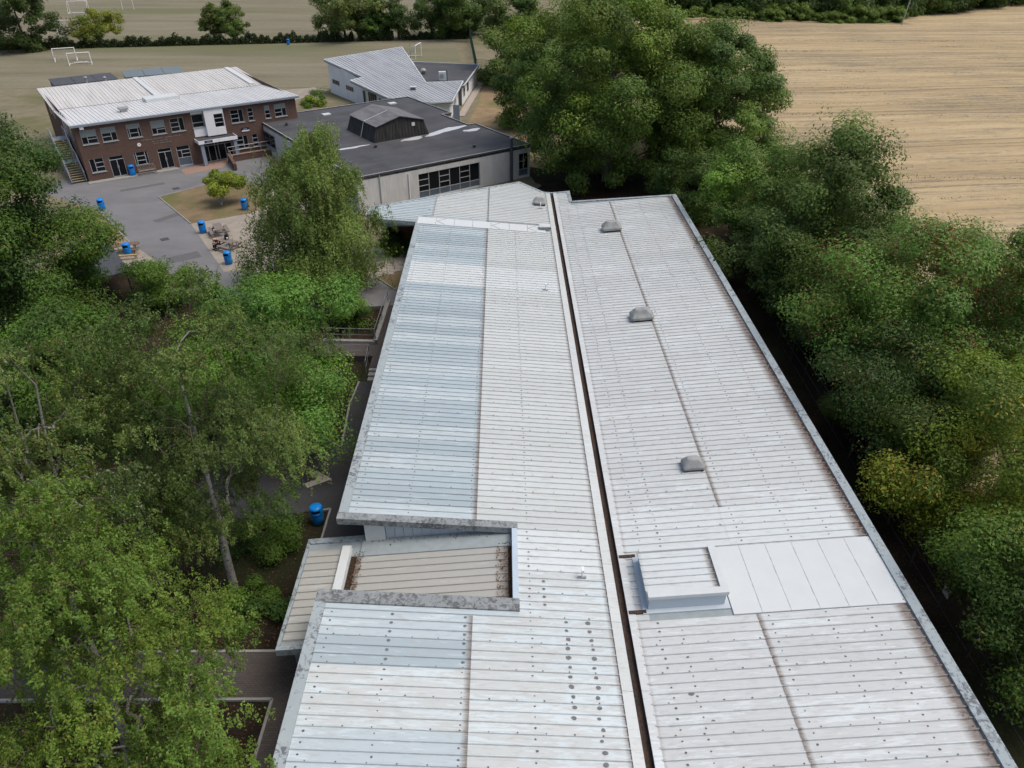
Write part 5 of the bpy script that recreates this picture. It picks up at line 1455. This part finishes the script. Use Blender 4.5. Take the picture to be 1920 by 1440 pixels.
    th_ = me.attributes.new('thick', 'FLOAT', 'POINT'); th_.data.foreach_set('value', np.concatenate([np.repeat(ra[:, None], ns, 1), np.repeat(rb[:, None], ns, 1)], 1).reshape(-1).astype(np.float32)); me.update()
    o = bpy.data.objects.new('trunk', me); C.objects.link(o); o.parent = e
    # leaves
    nleaf = int(nleaf*1.3); leaf = leaf*.95
    per = rs.multinomial(nleaf, rs.dirichlet(np.ones(len(pts))*6))
    idx = np.repeat(np.arange(len(pts)), per); n = len(idx); cen = pts[idx]
    ctr = np.array([axis(np.array([zc0+.4*(top-zc0)]))[0][0], axis(np.array([zc0+.4*(top-zc0)]))[0][1], zc0-bz+.4*(top-zc0)])
    if weep > 0:
        NS = 14; so_ = rs.normal(0, 1, (len(pts), NS, 3))*np.array([sig, sig, sig*.55]); sl_ = rs.uniform(.35, 1.0, (len(pts), NS))*weep
        outw = norm((pts-ctr)*np.array([1, 1, 0])+1e-6)
        si = rs.randint(0, NS, n); t = rs.uniform(0, 1, n)**.85; ln = sl_[idx, si]*np.clip(.45+.75*(1-(cen[:, 2])/Ht), .35, 1.2)
        p = cen+so_[idx, si]; p = p+outw[idx]*(.35*ln*np.sqrt(t))[:, None]; p[:, 2] -= ln*t
        p += rs.normal(0, .055, (n, 3))*(leaf/.08)
        tan = norm(np.stack([rs.normal(0, .6, n), rs.normal(0, .6, n), -np.ones(n)], 1)); nr = norm(rs.normal(0, .75, (n, 3))+np.array([0, 0, .55])+outw[idx]*.45+norm(so_[idx, si])*.3+dirs[idx]*.4)
    else:
        sg_ = np.minimum(sig, .40*br_[bi]+.06)*rs.uniform(.7, 1.3, len(pts)); g = rs.normal(0, 1, (n, 3)); gl = np.linalg.norm(g, axis=1, keepdims=True)
        g = g/np.maximum(gl, 1e-6)*(rs.uniform(0, 1, (n, 1))**.40*1.75+rs.normal(0, .10, (n, 1)))
        p = cen+g*sg_[idx][:, None]*np.array([1.1, 1.1, .75])
        nr = norm(g*.6+dirs[idx]*.5+rs.normal(0, .45, (n, 3))+np.array([0, 0, up])); tan = norm(rs.normal(0, 1, (n, 3))+np.array([0, 0, -.3]))
    L = leaf*rs.uniform(.7, 1.35, n); V = leaf_quads(p, nr, tan, L, L*rs.uniform(.5, .72, n))
    cols = np.array(cols); ck = rs.randint(0, len(cols), nb_)[bi]; cl = cols[ck]*rs.uniform(.78, 1.25, (nb_, 1))[bi]*rs.uniform(.85, 1.18, (len(pts), 1))
    col = GAIN*cl[idx]*rs.uniform(.82, 1.22, (n, 1))*(1+rs.normal(0, .05, (n, 3)))
    for (ac, frac, clumpy) in accent:
        sel = rs.uniform(0, 1, n) < frac*np.where(rs.uniform(0, 1, len(pts)) < clumpy, 1/clumpy, .12)[idx]
        col[sel] = np.array(ac)*rs.uniform(.7, 1.3, (sel.sum(), 1))
    quads_object('crown', V, np.clip(col, .004, .8), e, M['leaf'])
    return e

GAIN = np.array([1.92, 2.02, 1.42])
YG, MG, DG = (.085, .115, .02), (.05, .085, .018), (.026, .05, .014)
BIR = ((.056, .08, .026), (.048, .074, .026), (.07, .094, .03), (.042, .063, .022))
# left side, near
tree('birch_tree', 'tall airy silver birch at the left edge with pale forked stems', (-17.0, 20.5, -1.25), 15.4, 4.6, .22, 'tall', 210, 80000, .105, BIR, [((.19, .17, .05), .035, .5), ((.13, .08, .04), .015, .4), ((.20, .23, .15), .04, .5)], 11, (.6, -.2), .24, 'bark_birch', .7, .42, .35, stems=3, shell=.55)
tree('birch_tree', 'bright yellow-green birch filling the lower left corner', (-13.2, 14.6, -1.25), 13.0, 4.5, .20, 'birch', 220, 95000, .095, ((.062, .094, .022), (.052, .082, .02), (.076, .108, .024)), [((.20, .18, .035), .04, .5)], 12, (.6, .4), .22, 'bark_birch', .85, .45, .3, shell=.5)
tree('birch_tree', 'silver birch with long white trunk rising beside the lower path', (-13.1, 24.4, -1.25), 13.7, 4.5, .30, 'round', 200, 80000, .10, ((.052, .074, .026), (.045, .068, .025), (.064, .085, .03)), [((.12, .085, .035), .025, .4)], 13, (.2, .6), .18, 'bark_birch', .8, .42, .35, shell=.55)
tree('robinia_tree', 'fresh green feathery tree between the silver birch and the weeping birch', (-13.8, 36.3, -1.25), 8.9, 4.8, .22, 'round', 150, 62000, .16, ((.06, .115, .026), (.05, .098, .025), (.074, .13, .028)), [((.16, .17, .03), .03, .3)], 14, (0, 0), .2, 'bark', 0, .75, .3)
tree('birch_tree', 'large weeping birch in front of the concrete hall', (-14.8, 54, -.05), 12.8, 5.3, .03, 'birch', 280, 105000, .15, ((.066, .092, .028), (.058, .082, .028), (.078, .104, .034)), [((.14, .14, .03), .04, .4)], 15, (.5, .3), .26, 'bark_birch', 2.6, .5, .25, shell=.65)
tree('broadleaf_tree', 'dense dark green tree at the left edge before the brick block', (-33.8, 47.5, -.6), 14.0, 5.2, .10, 'round', 230, 88000, .19, ((.032, .058, .014), (.04, .068, .014), (.026, .048, .014)), [((.12, .12, .02), .03, .3)], 16, (0, .5), .32, 'bark', 0, .85, .26)
tree('broadleaf_tree', 'mid green tree under the dark one at the left edge', (-26.0, 37, -1.2), 7.0, 4.8, .10, 'round', 150, 60000, .17, ((.035, .066, .014), (.045, .08, .016), (.028, .05, .014)), [], 17, (0, 0), .25, 'bark', 0, .75, .3)
tree('shrub', 'rounded dark shrub at the end of the brown picnic table', (-27.0, 52.6, -.1), 3.3, 2.8, .0, 'round', 50, 12000, .16, (MG, DG), [], 18, (0, 0), .1, 'bark', 0, .5, .2, cat='shrub')
# right side
tree('broadleaf_tree', 'huge spreading ash behind the far end of the long roof', (10.5, 82, 0), 18.6, 10.0, .10, 'round', 340, 130000, .26, ((.056, .085, .022), (.046, .073, .022), (.07, .10, .024)), [((.13, .15, .022), .05, .25)], 21, (0, 0), .6, 'bark_pale', .0, 1.15, .18, shell=.42, bough=3.6)
tree('broadleaf_tree', 'broad dark tree joined to the right of the huge ash', (21.6, 82, 0), 15.8, 7.2, .06, 'round', 230, 85000, .26, ((.045, .073, .02), (.038, .064, .02), (.056, .084, .022)), [], 22, (0, 0), .4, 'bark', .0, 1.1, .2, shell=.42, bough=3.8)
tree('broadleaf_tree', 'leafy tree left of the huge ash beside the dry grass strip', (3.8, 104, 0), 11.8, 5.2, .05, 'round', 110, 34000, .32, ((.055, .08, .024), (.042, .066, .018)), [], 23, (0, 0), .3, 'bark', 0, 1.0, .25)
tree('broadleaf_tree', 'pale green poplar-like tree behind the huge ash by the fence', (1.0, 133, 0), 13.6, 6.0, .06, 'round', 110, 32000, .38, ((.065, .088, .03), (.05, .076, .024)), [], 24, (0, 0), .3, 'bark', 0, 1.1, .25)
tree('broadleaf_tree', 'grey-green tree further back above the ash crown', (14, 128, 0), 14.5, 8.0, .05, 'round', 120, 34000, .4, ((.045, .07, .02), (.035, .058, .018)), [], 25, (0, 0), .3, 'bark', 0, 1.3, .2)
tree('broadleaf_tree', 'soft light green tree between the ash and the upright maple', (21.6, 61, -.3), 9.2, 4.8, .15, 'round', 150, 50000, .22, ((.058, .095, .026), (.046, .076, .022), (.068, .112, .026)), [], 26, (0, 0), .25, 'bark', 0, .85, .22)
tree('maple_tree', 'upright dark maple standing against the stubble field', (23.3, 52, -.2), 13.4, 7.0, .05, 'cone', 230, 76000, .22, ((.046, .07, .023), (.056, .08, .025), (.04, .06, .02)), [((.10, .10, .02), .02, .3)], 27, (0, 0), .3, 'bark', 0, .7, .2, shell=.55, bough=4)
tree('broadleaf_tree', 'dark leafy tree overhanging the right roof edge in the middle', (22.0, 46, -1), 7.8, 4.3, .22, 'round', 110, 36000, .19, ((.04, .064, .022), (.05, .075, .024)), [], 28, (0, 0), .22, 'bark', 0, .75, .25)
tree('rowan_tree', 'broad tree with rusty brown seed clusters at the right edge', (24.8, 38, -1), 11.2, 6.9, .10, 'round', 240, 96000, .17, ((.056, .098, .026), (.046, .082, .022), (.066, .106, .03)), [((.17, .07, .03), .10, .25), ((.20, .17, .03), .04, .3)], 29, (0, 0), .3, 'bark', 0, .75, .15, bough=4.2)
tree('broadleaf_tree', 'dull green tree with yellowing leaves below the rusty one', (21.2, 33.0, -1.2), 7.2, 4.2, .18, 'round', 110, 42000, .15, ((.034, .056, .02), (.045, .066, .02), (.028, .048, .016)), [((.22, .17, .04), .05, .3)], 30, (0, 0), .2, 'bark', 0, .65, .25)
tree('hornbeam_tree', 'yellow-green hornbeam at the right edge', (23.2, 27.0, -1.2), 8.5, 4.9, .18, 'round', 170, 70000, .15, ((.09, .12, .02), (.074, .105, .02), (.06, .09, .02)), [((.26, .23, .03), .15, .3)], 31, (0, 0), .22, 'bark', 0, .6, .28)
tree('hornbeam_tree', 'dark green hornbeam in the lower right corner', (21.5, 19.6, -1.2), 7.5, 4.0, .16, 'round', 130, 60000, .135, ((.035, .06, .016), (.045, .075, .016), (.03, .05, .014)), [((.16, .15, .02), .02, .3)], 32, (0, 0), .2, 'bark', 0, .55, .28)
tree('shrub', 'dark undergrowth between the ash and the far right corner of the long roof', (17.8, 70.5, -.1), 5.6, 3.6, .0, 'round', 70, 26000, .2, ((.04, .064, .022), (.05, .078, .024)), [], 33, (0, 0), .12, 'bark', 0, .6, .2, cat='shrub')
tree('broadleaf_tree', 'low leafy tree behind the rusty brown one at the right edge', (31.5, 42.0, -.6), 7.2, 5.4, .0, 'round', 130, 46000, .19, ((.046, .08, .024), (.058, .094, .028)), [((.17, .08, .035), .06, .3)], 34, (0, 0), .2, 'bark', 0, .75, .2)
# courtyard planting
e = tree('mop_headed_tree', 'small flat-topped pollarded tree with pale trunk on the lawn patch', (-29.6, 73.8, .03), 3.0, 1.7, .6, 'mop', 46, 15000, .17, ((.10, .115, .02), (.08, .10, .02)), [], 41, (.9, .9), .16, 'bark_birch', 0, .36, .12, el=(1.15, .95))
tree('hedge', 'clipped green hedge beside the weeping birch and concrete hall', (-24.2, 82, 0), 2.2, 2.2, .0, 'mop', 60, 16000, .19, ((.07, .10, .022), (.055, .08, .02)), [], 42, (0, 0), .08, 'bark', 0, .5, .1, cat='hedge', el=(.8, 2.0))
tree('shrub', 'egg-shaped clipped bush under the wing roof', (-10.6, 61.2, 0), 2.5, 1.0, .0, 'mop', 36, 9000, .12, (DG, MG), [], 43, (0, 0), .07, 'bark', 0, .3, .08, cat='shrub')
tree('shrub', 'low dark bush beside the egg-shaped bush', (-8.7, 61.6, 0), 1.2, .9, .0, 'mop', 20, 4000, .12, (DG,), [], 44, (0, 0), .05, 'bark', 0, .3, .1, cat='shrub')
for i, (x, y, r_, h, lb) in enumerate(((-12.2, 27.0, 1.7, .5, 'dark low shrub between the dark blue bin and the birch trunk'), (-11.6, 23.2, 1.4, .3, 'dark low shrub at the foot of the white birch trunk'), (-14.5, 40.5, 2.4, .8, 'low shrub in the bed beside the garden steps'), (-12.0, 49.2, 1.5, 1.4, 'yellow-green shrub behind the planter wall railing'), (-16.5, 28.2, 1.8, .6, 'dark ground shrub in the shade left of the birch trunk'))):
    tree('shrub', lb, (x, y, gz(x, y)), gz(x, y)+h+1.0, r_, .0, 'mop', 40, 9000, .11, (DG, MG), [], 45+i, (0, 0), .05, 'bark', 0, .38, .15, cat='shrub')
tree('shrub', 'brown-tinged bush behind the pavilion flat roof', (-2.2, 138, 0), 3.2, 3.0, .0, 'mop', 40, 8000, .3, ((.07, .07, .03), (.06, .075, .025)), [((.14, .075, .03), .2, .3)], 51, (0, 0), .1, 'bark', 0, .6, .2, cat='shrub')
p = P(590, 198, 0)
tree('shrub', 'low green bush on the grass right of the brick block', (p.x, p.y, 0), 1.5, 2.0, .0, 'mop', 26, 5000, .2, (MG, YG), [], 52, (0, 0), .06, 'bark', 0, .5, .2, cat='shrub')

# far trees along the hedge line
far = [(52, 94, 7.6, 16.5, ((.026, .04, .014), (.032, .048, .016)), 'big dark round tree at the far left of the hedge', 'round', .3, .06),
       (190, 84, 4.2, 6.8, ((.095, .105, .022), (.075, .09, .022)), 'yellowish spreading tree on the hedge line beside the dark one', 'mop', .2, .30),
       (405, 78, 2.6, 7.6, ((.05, .06, .022), (.06, .08, .022)), 'left of the paired trees on the hedge line, partly brown', 'tall', .25, .22),
       (440, 78, 3.0, 8.0, ((.045, .07, .02), (.055, .075, .022)), 'right of the paired trees on the hedge line', 'tall', .25, .2),
       (648, 74, 7.0, 11.2, ((.075, .095, .035), (.062, .08, .03)), 'wide pale willow on the hedge line behind the pavilion', 'round', .25, .22),
       (690, 76, 2.0, 6.5, (DG, MG), 'slim dark tree just right of the pale willow', 'tall', .3, .2),
       (719, 74, 2.8, 9.2, ((.034, .055, .018), DG), 'narrow dark tree second to the right of the willow', 'tall', .3, .12),
       (748, 74, 2.9, 9.0, ((.04, .06, .02), (.03, .048, .016)), 'sparse brown-stemmed tree right of the narrow dark one', 'tall', .3, .25),
       (835, 72, 7.4, 12.5, ((.03, .052, .016), (.038, .06, .018)), 'large dark oak on the hedge line by the mesh fence', 'round', .3, .14),
       (872, 64, 5.5, 12.5, ((.026, .045, .014), (.034, .056, .018)), 'dark tree behind the oak at the top of the mesh fence', 'round', .3, .1)]
for i, (px, py, r_, h, cl, lb, stl, tr_, cb) in enumerate(far):
    p = P(px, py, 0)
    tree('field_tree', lb, (p.x, p.y, 0), h, r_, cb, stl, 110, 24000 if r_ > 5 else 10000, .42 if r_ > 5 else .34, cl, [], 60+i, (0, 0), tr_, 'bark', 0, .8 if r_ > 4 else .5, .25, group='trees along the sports field hedge', lod=True)
# hedge along the field
rs = np.random.RandomState(5); n = 46000
a, b = P(-140, 97, 0), P(884, 72, 0); t = rs.uniform(0, 1, n)
hz = 1.5+.45*np.sin(t*90)+.35*np.sin(t*231+1)+.3*np.sin(t*517+2); gap = (np.sin(t*160)+np.sin(t*71+1)) < (-1.25 if True else 0); gap &= t > .72
t = t[~gap]; hz = hz[~gap]; n = len(t)
pos = np.stack([a.x+(b.x-a.x)*t, a.y+(b.y-a.y)*t+rs.normal(0, .45, n), rs.uniform(0, 1, n)**.8*hz], 1)
pos[:, :2] += 0
V = leaf_quads(pos-np.array([a.x, a.y, 0]), norm(rs.normal(0, 1, (n, 3))+np.array([0, 0, .4])), rs.normal(0, 1, (n, 3)), rs.uniform(.2, .42, n), rs.uniform(.14, .28, n))
col = np.array((.032, .05, .016))*rs.uniform(.6, 1.5, (n, 1))
he = empty('hedge', (a.x, a.y, 0)); tag(he, 'long dark straggly hedge crossing the sports field', 'hedge'); quads_object('foliage', V, col, he, M['leaf'])
m = MB(); m.tube([(0, 0, 0), (.2, 0, 1.2)], .05, 5); sm = m.mesh('stem', M['bark'])
for k in range(70):
    t = k/69; inst('stem', sm, he, ((b.x-a.x)*t, (b.y-a.y)*t, 0))

# wood at the far edge of the stubble field: a few tree shapes, copied
protos = []
for i, (r_, h, cl) in enumerate(((6.0, 8.5, ((.03, .05, .016), (.038, .06, .018))), (5.0, 7.0, ((.05, .072, .024), (.06, .08, .026))), (6.5, 10.0, ((.026, .042, .014), (.034, .05, .016))), (3.6, 4.2, ((.06, .088, .022), (.05, .075, .02))))):
    protos.append(tree('wood_tree', 'x', (0, 0, 0), h, r_, .03, 'round', 70, 9000, .5, cl, [], 80+i, (0, 0), .25, 'bark', 0, 1.05, .25, group='trees at the far edge of the stubble field', lod=True))
rg = random.Random(9)
spots = []
def edge_y(px): return 38+.03*(px-1300) if px < 1640 else 48-(px-1640)*.115
for k in range(24):
    px = 1225+k*31+rg.uniform(-6, 6); spots.append((px, edge_y(px)-13+rg.uniform(-3, 2), rg.choice((0, 1, 2, 0, 2)), rg.uniform(.85, 1.2), 'middle'))
for k in range(18):
    px = 1290+k*22+rg.uniform(-8, 8); spots.append((px, edge_y(px)-5+rg.uniform(-2, 2), 3, rg.uniform(.5, .95), 'front'))
for k in range(14):
    px = 1200+k*56; spots.append((px, edge_y(px)-28, 2, rg.uniform(1.0, 1.3), 'rear'))
ORD = 'first second third fourth fifth sixth seventh eighth ninth tenth eleventh twelfth thirteenth fourteenth fifteenth sixteenth seventeenth eighteenth nineteenth twentieth'.split()
kinds = ('dark rounded tree', 'pale olive tree', 'tall green tree', 'low green shrub')
used = {}; seen = {}
for i, (px, py, kd, s_, row) in enumerate(sorted(spots)):
    z0 = 0.0
    for _ in range(4):
        p = P(px, max(py, -10), z0); z0 = hill(p.x, p.y)
    if kd not in used: o = protos[kd]; used[kd] = 1
    else: o = copy_tree(protos[kd])
    o.location = (p.x, p.y, z0-.2); o.rotation_euler = (0, 0, rg.uniform(0, 6.28)); o.scale = (s_, s_, s_*rg.uniform(.85, 1.1))
    k = seen.get((kd, row), 0); seen[(kd, row)] = k+1
    o['label'] = '%s from left among the %ss of the far wood %s row' % (ORD[k], kinds[kd], row)
for i, o in enumerate(protos):
    if i not in used: bpy.data.objects.remove(o)
slab('rough_grass', [(40, 216), (60, 213.5), (80, 209), (98, 205.5), (108, 205.5), (116, 214), (150, 246), (150, 300), (40, 300)], .16, M['dry'])

# fallen leaves on the roof edge and beds, weeds in the stubble
rs = np.random.RandomState(21)
n = 900; b = np.concatenate([rs.uniform(22.8, 40, 600), rs.uniform(8, 64, 300)]); a = 10.68-np.abs(rs.normal(0, .10, n))
pos = np.stack([a, b, 2.6+SR*a+.03+rs.uniform(0, .03, n)], 1)
V = leaf_quads(pos, norm(rs.normal(0, .5, (n, 3))+np.array([0, 0, 1])), rs.normal(0, 1, (n, 3)), rs.uniform(.05, .11, n), rs.uniform(.03, .07, n))
o = quads_object('leaf_litter', V, np.array((.20, .09, .035))*rs.uniform(.4, 1.4, (n, 1)), RR, M['leaf']); o['kind'] = 'stuff'
n = 500; a = np.where(rs.uniform(0, 1, n) < .5, rs.uniform(-4.95, -4.35, n), rs.uniform(-11.2, -10.7, n)); b = rs.uniform(19.9, 23.6, n)
k = n//5; a[:k] = rs.uniform(-10.5, -4.6, k); b[:k] = 24.25-np.abs(rs.normal(0, .12, k))
pos = np.stack([a, b, 2.6-.0875*(-4.3-a)+.07+rs.uniform(0, .04, n)], 1)
V = leaf_quads(pos, norm(rs.normal(0, .5, (n, 3))+np.array([0, 0, 1])), rs.normal(0, 1, (n, 3)), rs.uniform(.05, .12, n), rs.uniform(.03, .07, n))
o = quads_object('leaf_litter', V, np.array((.16, .08, .035))*rs.uniform(.3, 1.3, (n, 1)), PR_, M['leaf']); o['kind'] = 'stuff'
n = 5000; x = rs.uniform(-22, -9.7, n); y = rs.uniform(5, 41, n); ok = ~((y > 18.3) & (y < 20.9)) & ~((y > 28.5) & (y < 37))
x, y = x[ok], y[ok]; n = len(x)
pos = np.stack([x, y, np.full(n, -1.22)+rs.uniform(0, .02, n)], 1)
V = leaf_quads(pos, norm(rs.normal(0, .35, (n, 3))+np.array([0, 0, 1])), rs.normal(0, 1, (n, 3)), rs.uniform(.05, .13, n), rs.uniform(.04, .08, n))
o = quads_object('fallen_leaves', V, np.array((.19, .10, .045))*rs.uniform(.3, 1.4, (n, 1)), None, M['leaf']); o['kind'] = 'stuff'; o['label'] = 'brown fallen leaves scattered over the shaded soil beds'; o['category'] = 'leaves'
n = 26000; cy = rs.choice(rs.uniform(60, 195, 60), n)+rs.normal(0, .35, n); cx = rs.choice(rs.uniform(28, 140, 260), n)+rs.normal(0, 1.1, n); keep = (np.sin(cx*.13+cy*1.7)+np.sin(cx*.043+cy*.9)) > .75
cx, cy = cx[keep], cy[keep]; n = len(cx)
pos = np.stack([cx, cy, np.array([.06+hill(x_, y_) for x_, y_ in zip(cx, cy)])+rs.uniform(0, .18, n)], 1)
V = leaf_quads(pos, norm(rs.normal(0, .8, (n, 3))+np.array([0, 0, .6])), rs.normal(0, 1, (n, 3)), rs.uniform(.08, .22, n), rs.uniform(.05, .12, n))
o = quads_object('field_weeds', V, np.array((.075, .10, .04))*rs.uniform(.5, 1.4, (n, 1)), None, M['leaf']); o['kind'] = 'stuff'; o['label'] = 'thin green weeds growing in rows through the stubble'; o['category'] = 'weeds'
